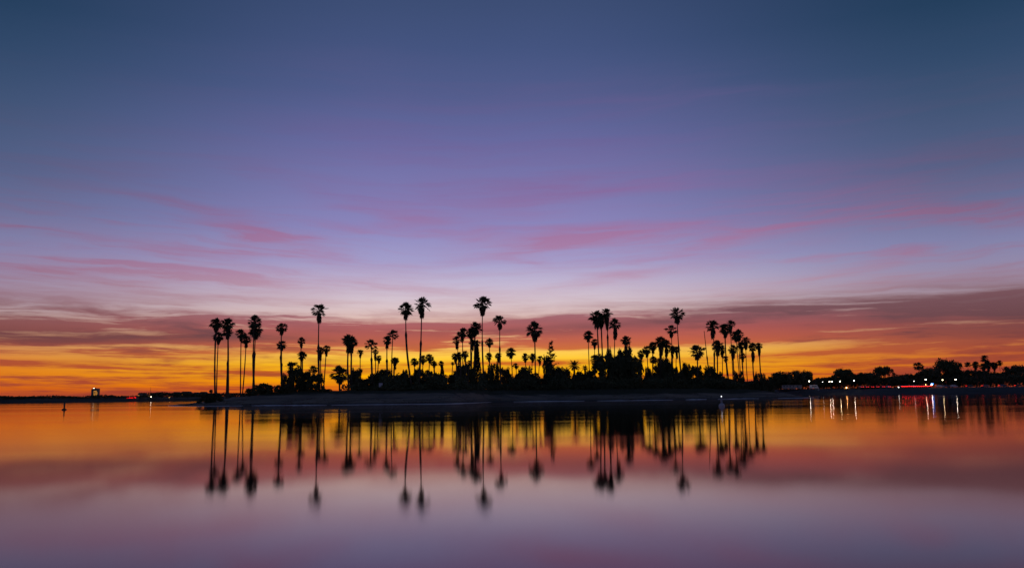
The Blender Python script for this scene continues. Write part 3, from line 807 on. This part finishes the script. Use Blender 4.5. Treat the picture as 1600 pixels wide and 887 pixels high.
# ------------------------------------------------------------------ conifers
def conifer_crown(seed, kind):
    rng = random.Random(seed); mb = MB()
    if kind == 'cypress':
        for i in range(2600):
            z = rng.random() ** 0.8; r = (0.95 * (1 - z) ** 0.75 + 0.03) * rng.uniform(0.55, 1.05)
            a = rng.uniform(0, 6.283); p = Vector((r * math.cos(a), r * math.sin(a), z))
            d = (Vector((0.25 * math.cos(a), 0.25 * math.sin(a), 0.07))) * rng.uniform(0.4, 1.0)
            q = Vector((-math.sin(a), math.cos(a), 0)) * 0.06
            mb.face(p - q, p + Vector((0, 0, 0.012)), p + q, p + d)
        return mb.mesh('conifer_crown', 'needle')
    tiers = 11 if kind == 'gappy' else 17
    for t_ in range(tiers):
        z = 0.22 + 0.76 * t_ / (tiers - 1); reach = (1.15 if kind == 'full' else 0.95) * (1 - (z - 0.2) / 0.82) ** 0.7 + (0.12 if kind == 'full' else 0.08)
        nb = (7 if kind == 'gappy' else 11) - t_ // 4
        for b in range(nb):
            a = 6.283 * b / nb + t_ * 0.7 + rng.uniform(-0.3, 0.3); L = reach * rng.uniform(0.65, 1.1)
            d = Vector((math.cos(a), math.sin(a), 0)); lift = rng.uniform(-0.01, 0.10)
            p0 = Vector((0, 0, z)); p1 = d * L + Vector((0, 0, z + lift * (0.4 + z)))
            s_ = Vector((-d.y, d.x, 0))
            mb.face(p0 - s_ * 0.02, p0 + s_ * 0.02, p1)
            for k in range(26 if kind == 'gappy' else 60):
                u = rng.uniform(0.15, 1.0); c = p0.lerp(p1, u)
                tip = c + (d * rng.uniform(0.1, 0.8) + s_ * rng.choice((-1, 1)) * rng.uniform(0.3, 1)).normalized() * rng.uniform(0.1, 0.24) + Vector((0, 0, rng.uniform(-0.015, 0.045)))
                h = Vector((0, 0, 0.010)) + d * 0.035
                mb.face(c - h, tip, c + h)
    return mb.mesh('conifer_crown', 'needle')

for i, (x, y, top, rad, kind, lab) in enumerate([
    (11.84, 268.9, 17.03, 2.47, 'gappy', 'gappy spired conifer right of the stout drooping palm'),
    (-10.0, 242.5, 15.37, 1.6, 'cypress', 'dark narrow cypress at the foot of the centre clump'),
    (-18.55, 229.2, 9.35, 1.01, 'cypress', 'small cone shaped bush under a little palm head'),
]):
    gz = island_height(x, y); H = top - gz
    t = thing('cypress' if kind == 'cypress' else 'conifer', (x, y, gz), lab, 'conifer', 'conifers on the island')
    MB().tube([(0, 0, -0.3 + (H * 0.97 + 0.3) * k / 8) for k in range(9)], [0.24 * (1 - 0.11 * k) for k in range(9)], 8).build('trunk', 'wood', t, smooth=True)
    mesh_object('crown', conifer_crown(40 + i, kind), t, (0, 0, 0), i * 1.1, (rad, rad, H))

# ------------------------------------------------------------------ undergrowth between the bushes: one mass
rng = random.Random(9)
ug = MB()
for i in range(60000):
    x = rng.uniform(-41, 72)
    f = interp(x, FRONT)
    y = f + 27 + rng.random() ** 1.6 * 46
    k = min(1, max(0, (x + 43) / 10)) * min(1, max(0, (73 - x) / 10))
    if -41 < x < -37.5 and rng.random() < 0.8: continue
    hh = (2.2 + 2.0 * mnoise.noise((x * 0.13, y * 0.1, 2.0)) + 1.7 * mnoise.noise((x * 0.5, y * 0.4, 6.0)) + 0.012 * (y - f - 27) * 3) * (0.35 + 0.65 * k)
    if mnoise.noise((x / y * 95.0, 0.5, 3.3)) < -0.22: hh *= 0.4
    if hh < 0.25: hh = 0.25
    z = island_height(x, y) + hh * rng.random() ** 0.7
    leaf_quad(ug, Vector((x, y, z)), rng.uniform(0.14, 0.36), rng)
tag(ug.build('undergrowth', 'leaf'), 'dark tangled undergrowth below the island palms', 'undergrowth', kind='stuff')

# small sign on two posts at the edge of the thicket
sx_, sy_, sz_ = (-31.07, 205.6, 4.35)
gz = island_height(sx_, sy_)
t = thing('notice_sign', (sx_, sy_, gz), 'small pale notice board on posts at the thicket edge', 'sign')
for k in (-1, 1): MB().box((0.32 * k, 0.03, (sz_ - gz + 0.3) / 2 - 0.15), (0.07, 0.07, sz_ - gz + 0.6)).build('post', 'wood', t)
MB().box((0, -0.03, sz_ - gz), (0.86, 0.04, 0.9)).build('board', 'signface', t)

# ------------------------------------------------------------------ buoys
x, y = (-73.73, 144.2)
t = thing('channel_buoy', (x, y, 0), 'dark post buoy with round collar floating alone on the open water', 'buoy')
MB().lathe([(0.04, -0.3), (0.34, -0.22), (0.37, 0.0), (0.37, 0.10), (0.30, 0.17), (0.14, 0.22)], 16).build('float_collar', 'buoyd', t, smooth=True)
MB().lathe([(0.125, 0.20), (0.12, 0.6), (0.115, 1.15), (0.10, 1.24), (0.03, 1.27)], 12).build('post', 'buoyd', t, smooth=True)
MB().lathe([(0.135, 0.80), (0.135, 0.95)], 12).build('band', 'metal', t)
x, y = (23.13, 97.6)
t = thing('lighted_buoy', (x, y, 0), 'white bell shaped buoy with a lit lamp near the island beach', 'buoy')
MB().lathe([(0.05, -0.35), (0.26, -0.25), (0.33, 0.0), (0.34, 0.12), (0.30, 0.2), (0.20, 0.30), (0.13, 0.36)], 18).build('hull', 'buoyw', t, smooth=True)
for k in range(4):
    a = math.pi / 4 + k * math.pi / 2
    MB().tube([(0.11 * math.cos(a), 0.11 * math.sin(a), 0.33), (0.085 * math.cos(a), 0.085 * math.sin(a), 1.02)], [0.016, 0.014], 6).build('strut', 'buoyw', t)
MB().lathe([(0.03, 0.34), (0.03, 0.98)], 10).build('mast', 'buoyw', t)
MB().lathe([(0.13, 1.0), (0.13, 1.04)], 14).build('lamp_plate', 'buoyw', t)
MB().lathe([(0.05, 1.045), (0.055, 1.12), (0.03, 1.17)], 12).build('lamp', 'buoy_lamp', t)

# ------------------------------------------------------------------ far shores
def shore(name, line, prof, mat, rough, depth=400):
    v, f = [], []
    ds = [-12, -4, 0] + [p for p, h in prof if p > 0] + [depth]
    pts = []
    for (x0, y0), (x1, y1) in zip(line, line[1:]):
        n = max(1, int(math.hypot(x1 - x0, y1 - y0) / 6))
        pts += [(x0 + (x1 - x0) * k / n, y0 + (y1 - y0) * k / n) for k in range(n)]
    pts.append(line[-1])
    for i, (x, y) in enumerate(pts):
        a = pts[max(0, i - 3)]; b = pts[min(len(pts) - 1, i + 3)]
        nx, ny = -(b[1] - a[1]), b[0] - a[0]; L = math.hypot(nx, ny); nx, ny = nx / L, ny / L
        if ny < 0.25: nx, ny = nx * 0.6, max(ny, 0.25)
        for d in ds:
            h = interp(d, prof) if d > 0 else d * 0.1
            if d > 0: h += rough * mnoise.noise((x * 0.02, y * 0.02 + d * 0.02, 3.0))
            v.append((x + nx * d, y + ny * d, h))
    m = len(ds)
    for i in range(len(pts) - 1):
        for j in range(m - 1):
            a = i * m + j; f.append((a, a + m, a + m + 1, a + 1))
    me = bpy.data.meshes.new(name); me.from_pydata(v, [], f); me.materials.append(mat)
    me.polygons.foreach_set('use_smooth', [True] * len(f))
    return tag(mesh_object(name, me), kind='structure'), pts

M['bank'] = material('bank_soil', (0.075, 0.075, 0.08), 0.95, (0.045, 0.046, 0.045), 0.05)
M['farbank'] = material('far_bank', (0.06, 0.055, 0.045), 0.95, (0.04, 0.042, 0.03), 0.03)
RSHORE = [
    (162.43, 640),
    (169.11, 590),
    (178.89, 560),
    (197.94, 545),
    (224.61, 515),
    (259.62, 510),
    (293.91, 505),
    (331.87, 480),
    (352.35, 440),
]
LSHORE = [
    (-677.36, 760),
    (-597.13, 860),
    (-561.54, 960),
    (-517.13, 1010),
    (-474.2, 1080),
    (-457.67, 1250),
    (-417.93, 1500),
    (-122.76, 1650),
    (216.6, 1500),
    (304.56, 1200),
    (326.73, 1000),
]
RB = 3.6
shore('shore_bank', RSHORE, [(0, 0), (3, 0.7), (10, 2.2), (17, 3.3), (21, RB), (60, RB + 0.1), (200, RB + 0.3)], M['bank'], 0.0)
shore('far_shore', LSHORE, [(0, 0), (5, 1.2), (16, 3.2), (40, 4.6), (90, 6.3), (200, 6.5)], M['farbank'], 0.8)

def treeline(name, line, hfun, off, n, leaf, label, seed):
    rng = random.Random(seed); mb = MB()
    seg = [(a, b, math.hypot(b[0] - a[0], b[1] - a[1])) for a, b in zip(line, line[1:])]
    tot = sum(s_[2] for s_ in seg)
    for i in range(n):
        u = rng.random() * tot
        for a, b, L in seg:
            if u <= L: break
            u -= L
        x = a[0] + (b[0] - a[0]) * u / L; y = a[1] + (b[1] - a[1]) * u / L + off[0] + rng.random() * off[1]
        z0, h = hfun(x, y)
        h *= 0.55 + 0.75 * max(0, 0.5 + 0.9 * mnoise.noise((x * 0.05, y * 0.01, 2.2)) + 0.6 * mnoise.noise((x * 0.16, y * 0.02, 5.2)))
        leaf_quad(mb, Vector((x, y, z0 + h * rng.random() ** 0.6)), leaf * rng.uniform(0.6, 1.3), rng)
    return tag(mb.build(name, 'leaf2'), label, 'trees', kind='stuff')

treeline('far_treeline', LSHORE, lambda x, y: (4.5, 3.0 if x < -476 else 6.0), (40, 60), 34000, 1.0, 'low dark belt of trees on the far shore', 21)
treeline('shore_thicket', [p for p in RSHORE], lambda x, y: (RB, 7.0), (62, 40), 32000, 0.6, 'dark continuous thicket behind the right shore lamps', 22)

# road along the top of the right bank, with painted edge line
rd, ln_ = MB(), MB()
ctr = [(x, y + 32) for x, y in RSHORE[2:]]
for a, b in zip(ctr, ctr[1:]):
    rd.face((a[0], a[1] - 4, RB + 0.13), (b[0], b[1] - 4, RB + 0.13), (b[0], b[1] + 4, RB + 0.13), (a[0], a[1] + 4, RB + 0.13))
    ln_.face((a[0], a[1] - 3.6, RB + 0.134), (b[0], b[1] - 3.6, RB + 0.134), (b[0], b[1] - 3.45, RB + 0.134), (a[0], a[1] - 3.45, RB + 0.134))
road = tag(rd.build('shore_road', 'asphalt'), kind='structure')
ln_.build('edge_marking', 'white', road)

# ------------------------------------------------------------------ right shore: trees, palms
for i, (x, y, top, rad, lab) in enumerate([
    (175.12, 575, 14.6, 6.76, 'round tree at the start of the right shore'),
    (184.89, 570, 15.18, 5.45, 'second rounded tree of the right shore'),
    (194.92, 580, 15.35, 3.41, 'gappy headed tree left of the first lamp'),
    (210.57, 590, 11.58, 6.51, 'low tree behind the double lamp'),
    (216.86, 575, 16.21, 6.34, 'tall rounded tree behind the yellowish lamp'),
    (227.91, 580, 13.7, 5.54, 'sloping tree behind the fourth bright lamp'),
    (234.77, 575, 13.5, 5.5, 'flat topped tree after the fourth bright lamp'),
    (247.69, 585, 17.87, 5.16, 'umbrella headed tree leaning right'),
    (251.93, 580, 11.32, 3.84, 'low tree right of the umbrella headed one'),
    (263.69, 590, 12.69, 5.64, 'ragged low tree with the tiny palm'),
    (267.9, 585, 12.95, 3.87, 'low tree left of the lone palm'),
    (270.43, 570, 15.86, 7.12, 'broad domed tree with the lone palm'),
    (288.31, 580, 21.47, 7.68, 'biggest tree of the right shore'),
    (305.3, 590, 15.22, 6.51, 'tree under the slim palms'),
    (320.96, 600, 14.9, 5.74, 'dark tree at the foot of the highest shore palm'),
    (328.18, 595, 13.37, 6.56, 'low dark tree beneath the last shore palms'),
    (335.85, 585, 17.28, 6.88, 'tree at the right edge of the picture'),
]):
    rng = random.Random(900 + i); H = (top - RB - 0.1) * 1.06
    t = thing('broadleaf_tree', (x, y, RB), lab, 'tree', 'trees of the right shore')
    umb = 'umbrella' in lab and 'leaning' in lab
    mb = MB().tube([(0, 0, -0.3), (0.1, 0, H * 0.25), (0.0, 0.1, H * 0.55)], [0.42, 0.32, 0.2], 9)
    for k in range(6):
        a = k * 1.05 + rng.uniform(-0.2, 0.2); r = rad * rng.uniform(0.35, 0.65)
        mb.tube([(0.05, 0, H * 0.28), (r * 0.5 * math.cos(a), r * 0.5 * math.sin(a), H * 0.48), (r * math.cos(a), r * math.sin(a), H * 0.7)], [0.2, 0.13, 0.04], 6)
    mb.build('trunk', 'wood', t, smooth=True)
    lib = LEAFY['umbrella'] if umb else LEAFY['tree']
    rad *= 1.22
    mesh_object('crown', lib[i % len(lib)], t, (0, 0, 0), rng.uniform(0, 6.28), (rad * 1.15, rad * 1.15, H * 1.03))
for i, (x, y, top, cr, fm, lab) in enumerate([
    (274.07, 590, 20.96, 2.17, 0, 'palm alone above the trees left of the biggest shore tree'),
    (266.03, 610, 14.48, 1.23, 1, 'tiny palm far left among the right shore trees'),
    (299.56, 575, 20.3, 1.48, 0, 'lone slim palm just right of the biggest shore tree'),
    (299.41, 565, 20.12, 1.66, 2, 'shaggy palm second in the right shore palm row'),
    (308.23, 570, 24.38, 1.89, 0, 'highest palm of the right shore'),
    (301.6, 560, 18.87, 1.65, 2, 'low palm under the highest right shore palm'),
    (309.36, 568, 20.74, 1.98, 2, 'dense palm hugging the highest right shore palm'),
    (315.22, 572, 19.79, 1.68, 2, 'long skirted palm on the right shore'),
    (322.21, 578, 21.0, 1.49, 0, 'rightmost slim palm of the right shore'),
]):
    cr *= 1.35
    make_palm(200 + i, x, y, RB + 0.05, -0.5, top, cr, cr * (1.5 if fm == 0 else 2.6), 'k' if fm == 2 else 't', fm, lab, 'palms of the right shore')

# ------------------------------------------------------------------ right shore: lamps
for i, (x, y, z, kind, lab) in enumerate([
    (183.5, 543, 8.44, 'w', 'bright lamp post beside the parked camper'),
    (193.84, 549, 7.91, 'd', 'dim lamp post between the camper and the double lamp'),
    (196.73, 543, 8.02, '2', 'lamp post with two bright heads'),
    (202.45, 543, 8.15, 'y', 'lamp post with yellowish head'),
    (211.23, 543, 8.32, 'w', 'lamp post right of the orange lit stall'),
    (251.1, 549, 7.85, 'd', 'dim lamp post left of the broad domed tree'),
    (255.64, 543, 8.68, 'w', 'bright lamp post under the broad domed tree'),
    (266.07, 543, 8.17, 'y', 'lamp post with yellowish head under the biggest shore tree'),
    (274.15, 543, 8.47, 'w', 'rightmost bright lamp post of the right shore'),
    (175.88, 600, 9.8, 'g', 'faint greenish lamp post past the island tip'),
]):
    t = thing('street_lamp', (x, y, RB), lab, 'street lamp', 'lamp posts of the right shore')
    h = z - RB
    MB().tube([(0, 0.3, -0.3), (0, 0.3, 0.5), (0, 0.3, 0.52), (0, 0.3, h + 0.22)], [0.11, 0.11, 0.07, 0.05], 8).build('pole', 'metal', t)
    heads = (-0.75, 0.75) if kind == '2' else (0.0,)
    for hx in heads:
        MB().tube([(0, 0.3, h + 0.15), (hx * 0.6, 0.12, h + 0.36), (hx, -0.05, h + 0.3)], [0.04, 0.035, 0.03], 6).build('arm', 'metal', t)
        MB().lathe([(0.05, 0.36), (0.27, 0.28), (0.30, 0.21)], 12, (hx, -0.1, h)).build('hood', 'metal', t)
        r = {'w': 0.26, '2': 0.26, 'y': 0.26, 'd': 0.2, 'g': 0.2}[kind]
        MB().sphere((hx, -0.1, h), r, 12, 0.75).build('bulb', {'w': 'lampw', '2': 'lampw', 'y': 'lampy', 'd': 'lampd', 'g': 'lampg'}[kind], t, smooth=True)

# ------------------------------------------------------------------ right shore: cars
CAR = [(-2.2, 0.35), (-2.25, 0.62), (-2.15, 0.95), (-1.95, 1.02), (-1.35, 1.42), (-0.5, 1.5), (0.35, 1.45), (1.05, 1.02), (1.95, 0.88), (2.2, 0.7), (2.22, 0.36), (1.7, 0.28), (-1.7, 0.28)]
def car_meshes():
    d = {}
    d['body'] = [None] * 4
    for k in range(4): d['body'][k] = MB().extrude(CAR, 1.78, inset=0.22).mesh('car_body', 'paint%d' % k)
    w = MB()
    for s_ in (-1, 1):
        yy = s_ * 0.80
        w.face((-1.2, yy, 1.03), (0.85, yy, 1.03), (0.3, s_ * 0.745, 1.38), (-1.0, s_ * 0.745, 1.38))
    d['side_window'] = w.mesh('side_window', 'glass')
    d['rear_window'] = MB().box((-1.69, 0, 1.235), (0.06, 1.25, 0.30)).mesh('rear_window', 'glass')
    d['windscreen'] = MB().box((0.74, 0, 1.25), (0.06, 1.25, 0.30)).mesh('windscreen', 'glass')
    d['tyre'] = MB().tube([(0, -0.11, 0), (0, -0.105, 0), (0, 0.105, 0), (0, 0.11, 0)], [0.24, 0.33, 0.33, 0.24], 14).mesh('tyre', 'tyre')
    d['rim'] = MB().tube([(0, -0.118, 0), (0, 0.118, 0)], [0.2, 0.2], 10).mesh('rim', 'rim')
    for nm in ('tail', 'tailb', 'glass'):
        d['tl_' + nm] = MB().box((-2.22, 0, 0.80), (0.09, 0.52, 0.17)).mesh('tail_light', nm)
    d['hl'] = MB().box((2.16, 0, 0.72), (0.10, 0.36, 0.13)).mesh('headlight', 'white')
    d['bumper'] = MB().box((-2.25, 0, 0.48), (0.10, 1.6, 0.16)).mesh('bumper', 'tyre')
    return d
CM = car_meshes()
for i, (x, y, ang, colr, lights, lab) in enumerate([
    (217.42, 548, 90, 0, 1, 'first car of the dimmer row, next to the fourth bright lamp'),
    (220.62, 548, 90, 1, 1, 'second car of the dimmer row of tail lights'),
    (224.22, 549, 90, 2, 1, 'third car of the dimmer row of tail lights'),
    (227.01, 548, 90, 0, 1, 'fourth car of the dimmer row of tail lights'),
    (230.61, 548, 90, 1, 1, 'fifth car of the dimmer row of tail lights'),
    (234.63, 549, 90, 3, 1, 'sixth car of the dimmer row, under the umbrella headed tree'),
    (239.06, 540, 90, 0, 2, 'first car of the bright red row from the left'),
    (241.87, 541, 90, 2, 2, 'second car of the bright red row from the left'),
    (243.78, 540, 90, 1, 2, 'third car of the bright red row from the left'),
    (246.15, 540, 90, 3, 2, 'fourth car of the bright red row from the left'),
    (248.97, 541, 90, 0, 2, 'fifth car of the bright red row from the left'),
    (250.87, 540, 90, 2, 2, 'sixth car of the bright red row from the left'),
    (253.23, 540, 90, 1, 2, 'seventh car of the bright red row from the left'),
    (256.07, 541, 90, 0, 2, 'last car of the bright red row, by the tilted floodlight'),
    (263.66, 542, 8, 3, 0, 'pale car parked under the biggest shore tree'),
    (268.11, 543, -5, 1, 0, 'blue grey car between the two pale cars'),
    (272.2, 542, 4, 3, 0, 'pale car under the rightmost bright lamp'),
    (287.45, 552, 0, 2, 1, 'car on the road past the rightmost bright lamp'),
    (297.51, 552, 0, 0, 1, 'car on the road beneath the highest shore palm'),
    (307.98, 552, 0, 1, 1, 'car on the road past the last shore palm'),
    (318.04, 552, 0, 2, 1, 'car on the road at the right edge'),
]):
    t = thing('parked_car' if abs(ang) > 1 else 'car', (x, y, RB + 0.14), lab, 'car', 'cars along the right shore', R(ang))
    mesh_object('body', CM['body'][colr], t)
    mesh_object('side_window', CM['side_window'], t); mesh_object('rear_window', CM['rear_window'], t); mesh_object('windscreen', CM['windscreen'], t)
    mesh_object('bumper', CM['bumper'], t)
    for sx_ in (-1.35, 1.35):
        for sy_ in (-0.82, 0.82):
            wh = mesh_object('tyre', CM['tyre'], t, (sx_, sy_, 0.33)); mesh_object('rim', CM['rim'], wh)
    for sy_ in (-0.58, 0.58):
        mesh_object('tail_light', CM['tl_' + ('glass', 'tail', 'tailb')[lights]], t, (0, sy_, 0)); mesh_object('headlight', CM['hl'], t, (0, sy_, 0))

# ------------------------------------------------------------------ right shore: camper, trailers, stall, small lights
def wheel(parent, x, y):
    wh = mesh_object('tyre', CM['tyre'], parent, (x, y, 0.33)); mesh_object('rim', CM['rim'], wh)
MISC = {'van': (187.84, 548), 'stall': (201.58, 530), 'trailer1': (176.44, 560), 'trailer2': (182.31, 563), 'flood': (255.8, 536, 5.4), 'boll': (233.7, 532, 4.1), 'mini': (253.1, 538, 5.5), 'blue': (260.5, 545, 5.9), 'post': (187.86, 540)}
x, y = MISC['van']
t = thing('camper_van', (x, y, RB + 0.1), 'white camper van lit up beside the first bright lamp', 'van')
MB().extrude([(-2.4, 0.4), (-2.45, 1.0), (-2.4, 2.35), (-2.25, 2.5), (1.5, 2.5), (1.9, 2.3), (2.0, 1.6), (2.4, 1.2), (2.5, 0.8), (2.45, 0.4)], 2.0, inset=0.06).build('body', 'white', t)
MB().box((1.0, -1.0, 1.65), (0.9, 0.03, 0.55)).build('window', 'glass', t); MB().box((-0.9, -1.0, 1.7), (1.3, 0.03, 0.5)).build('window', 'glass', t)
MB().box((0.15, -1.0, 1.35), (0.6, 0.025, 1.5)).build('side_door', 'pale', t)
for a in (-1.5, 1.6):
    for b in (-0.92, 0.92): wheel(t, a, b)
for key, L, lab in (('trailer1', 9.5, 'long pale trailer home under the first shore trees'), ('trailer2', 5.5, 'short pale trailer home next to the long one')):
    x, y = MISC[key]
    t = thing('trailer_home', (x, y, RB + 0.1), lab, 'trailer', 'trailer homes on the right shore')
    MB().box((0, 0, 1.55), (L * 0.95, 2.5, 2.1)).build('wall', 'pale', t)
    MB().extrude([(-L * 0.49, 2.6), (-L * 0.47, 2.78), (L * 0.47, 2.78), (L * 0.49, 2.6)], 2.7).build('roof', 'roofing', t)
    for k in range(int(L // 2)):
        wdw = MB().box((-L * 0.4 + 2.0 * k, -1.26, 1.75), (0.95, 0.05, 0.7)).build('window', 'glass', t)
        MB().box((-L * 0.4 + 2.0 * k, -1.275, 1.37), (1.05, 0.09, 0.06)).build('sill', 'white', wdw)
    for a in (-L * 0.3, L * 0.3): wheel(t, a, -1.1)
x, y = MISC['stall']
t = thing('low_stall', (x, y, RB - 0.1), 'low canvas topped stall glowing under an orange lamp', 'stall')
MB().extrude([(-2.4, 0.86), (-2.3, 0.98), (0, 1.22), (2.3, 0.98), (2.4, 0.86)], 1.8).build('canopy', 'canvas', t)
for a in (-2.1, 2.1):
    for b in (-0.7, 0.7): MB().tube([(a, b, -0.2), (a, b, 0.9)], [0.04, 0.04], 6).build('post', 'wood', t)
MB().box((0, 0.2, 0.35), (4.0, 0.7, 0.7)).build('counter', 'canvas', t)
MB().sphere((-0.5, -0.95, 0.62), 0.22, 12).build('lamp', 'lampo', t)
def small_light(key, mat, r, label, name, tilt=0.0):
    x, y, z = MISC[key]
    t = thing(name, (x, y, RB), label, 'light')
    MB().tube([(0, 0.1, -1.2), (0, 0.1, z - RB)], [0.05, 0.04], 6).build('post', 'metal', t)
    MB().lathe([(0.04, 0.22), (r * 0.9, 0.14), (r * 1.05, 0.08)], 10, (0, 0.02, z - RB + r * 0.5)).build('hood', 'metal', t)
    MB().sphere((0, -0.05, z - RB), r, 10).build('bulb', mat, t, smooth=True)
small_light('flood', 'lampw', 0.26, 'low white floodlight at the end of the bright red car row', 'floodlight')
small_light('boll', 'lampd', 0.24, 'low white bollard light left of the bright red car row', 'bollard_light')
small_light('mini', 'lampo', 0.12, 'tiny orange light below the lamp under the broad domed tree', 'marker_light')
x, y, z = MISC['blue']
t = thing('blue_light_panel', (x, y, RB), 'small glowing blue panel behind the low floodlight', 'sign')
for k in (-0.5, 0.5): MB().tube([(k, 0.05, -0.2), (k, 0.05, z - RB)], [0.04, 0.04], 6).build('post', 'metal', t)
MB().box((0, 0, z - RB), (1.5, 0.08, 0.55)).build('panel', 'lampb', t)
x, y = MISC['post']
t = thing('white_marker_post', (x, y, RB - 0.6), 'short white double post in front of the camper', 'post')
for k in (-0.25, 0.3): MB().lathe([(0.1, -0.2), (0.1, 1.3 + k), (0.06, 1.36 + k)], 8, (k, 0, 0)).build('post', 'white', t)

# ------------------------------------------------------------------ far shore: hotel, red lit hall, mast, lights, houses
hx, hy, hz_ = (-810.1, 1700, 27.2)
t = thing('hotel_tower', (hx, hy, 5.5), 'distant block tower with glowing amber windows and a roof lamp', 'building')
H = hz_ - 5.5
t.scale = (0.78, 0.8, 0.93)
MB().box((-4.2, 0, H * 0.46), (7.6, 12, H * 0.92 + 1)).build('wing', 'stucco', t)
MB().box((3.4, -1, H * 0.48), (9.8, 12, H * 0.96 + 1)).build('main_block', 'stucco', t)
MB().box((-1.5, 0, H * 0.98), (3.5, 5, H * 0.1)).build('roof_house', 'stucco', t)
for r_ in range(7):
    for c_ in range(5):
        wdw = MB().box((-0.55 + 1.95 * c_, -7.03, 2.2 + r_ * (H - 3) / 7), (1.35, 0.12, 1.9)).build('window', 'litwin' if (r_ * 5 + c_ * 3) % 7 not in (2, ) and r_ < 6 else 'glass', t)
for r_ in range(7):
    for c_ in range(3): MB().box((-6.7 + 2.3 * c_, -6.03, 2.2 + r_ * (H - 4) / 7), (1.3, 0.12, 1.8)).build('window', 'glass', t)
MB().tube([(-3.2, -3, H * 0.9), (-3.2, -3, H - 0.6)], [0.12, 0.1], 6).build('lamp_post', 'metal', t)
MB().sphere((-3.2, -3.0, H), 0.8, 12).build('roof_lamp', 'far_lamp', t, smooth=True)

x, y = (-486.04, 1120)
t = thing('red_lit_hall', (x, y, 3.0), 'low long hall with a glowing red fascia on the far shore', 'building')
MB().box((0, 0, 1.0), (12.5, 8, 3.4)).build('wall', 'stucco', t)
MB().box((0, -4.1, 2.0), (11.8, 0.16, 1.3)).build('lit_fascia', 'redsign', t)
MB().extrude([(-6.6, 2.72), (-4, 3.7), (4, 3.7), (6.6, 2.72)], 8.6).build('roof', 'roofing', t)

x, y, z = (-475.9, 1150, 18.9)
t = thing('radio_mast', (x, y, 4.0), 'thin tall mast standing above the white light on the far shore', 'mast')
MB().tube([(0, 0, -2), (0, 0, z * 0.5), (0, 0, z - 4)], [0.28, 0.2, 0.12], 6).build('pole', 'metal', t)
MB().box((0, 0, (z - 4) * 0.7), (2.4, 0.1, 0.12)).build('crossarm', 'metal', t)
for key, mat, r, lab in (((-468.7, 1135, 5.8), 'far_lamp', 0.5, 'bright white light at the foot of the tall mast'),
                         ((-491.2, 1180, 6.9), 'far_orange', 0.8, 'amber light just left of the tall mast'),
                         ((-486.2, 1240, 4.4), 'far_orange', 0.7, 'lone amber light farther right of the tall mast')):
    x, y, z = key
    t = thing('shore_light', (x, y, 1.0), lab, 'light')
    MB().tube([(0, 0.3, -3), (0, 0.3, z - 1)], [0.15, 0.12], 6).build('pole', 'metal', t)
    MB().sphere((0, 0, z - 1), r, 12).build('bulb', mat, t, smooth=True)

# umbrella shaped tree far behind the left tip
x, y, z = (-448.2, 1300, 16.8)
t = thing('umbrella_tree', (x, y, 4.5), 'tiny umbrella shaped tree on the far shore behind the left tip', 'tree')
H = z - 4.5
MB().tube([(0, 0, -1), (0.2, 0, H * 0.5), (0, 0, H * 0.8)], [0.4, 0.3, 0.2], 7).build('trunk', 'wood', t)
mesh_object('crown', LEAFY['umbrella'][0], t, (0, 0, 0), 0.4, (3.2, 3.2, H))

for i, (x, y, w, h, lit_, lab) in enumerate([
    (-507.6, 1200, 9, 5.5, 1, 'small far house right of the red lit hall'),
    (-511.0, 1260, 14, 6, 0, 'long far house between the mast and the lone amber light'),
    (-521.8, 1360, 10, 7.5, 0, 'far house right of the lone amber light'),
    (-521.8, 1400, 15, 8.5, 1, 'widest far house near the island tip'),
    (-512.7, 1420, 9, 7, 0, 'small far house behind the spit'),
    (-504.8, 1430, 10, 8, 0, 'far house closest to the island tip'),
]):
    t = thing('distant_house', (x, y, 4.5), lab, 'house', 'houses on the far shore')
    MB().box((0, 0, h / 2 - 1), (w, 8, h + 2)).build('wall', ('stucco', 'pale')[i % 2], t)
    MB().extrude([(-w * 0.55, h), (-w * 0.3, h + 1.8), (w * 0.3, h + 1.8), (w * 0.55, h)], 9).build('roof', 'roofing', t)
    for k in range(max(2, int(w // 3))):
        MB().box((-w * 0.36 + k * w * 0.72 / max(1, int(w // 3) - 1), -4.04, h * 0.6), (1.2, 0.1, 1.4)).build('window', 'litwin' if lit_ and k == 0 else 'glass', t)
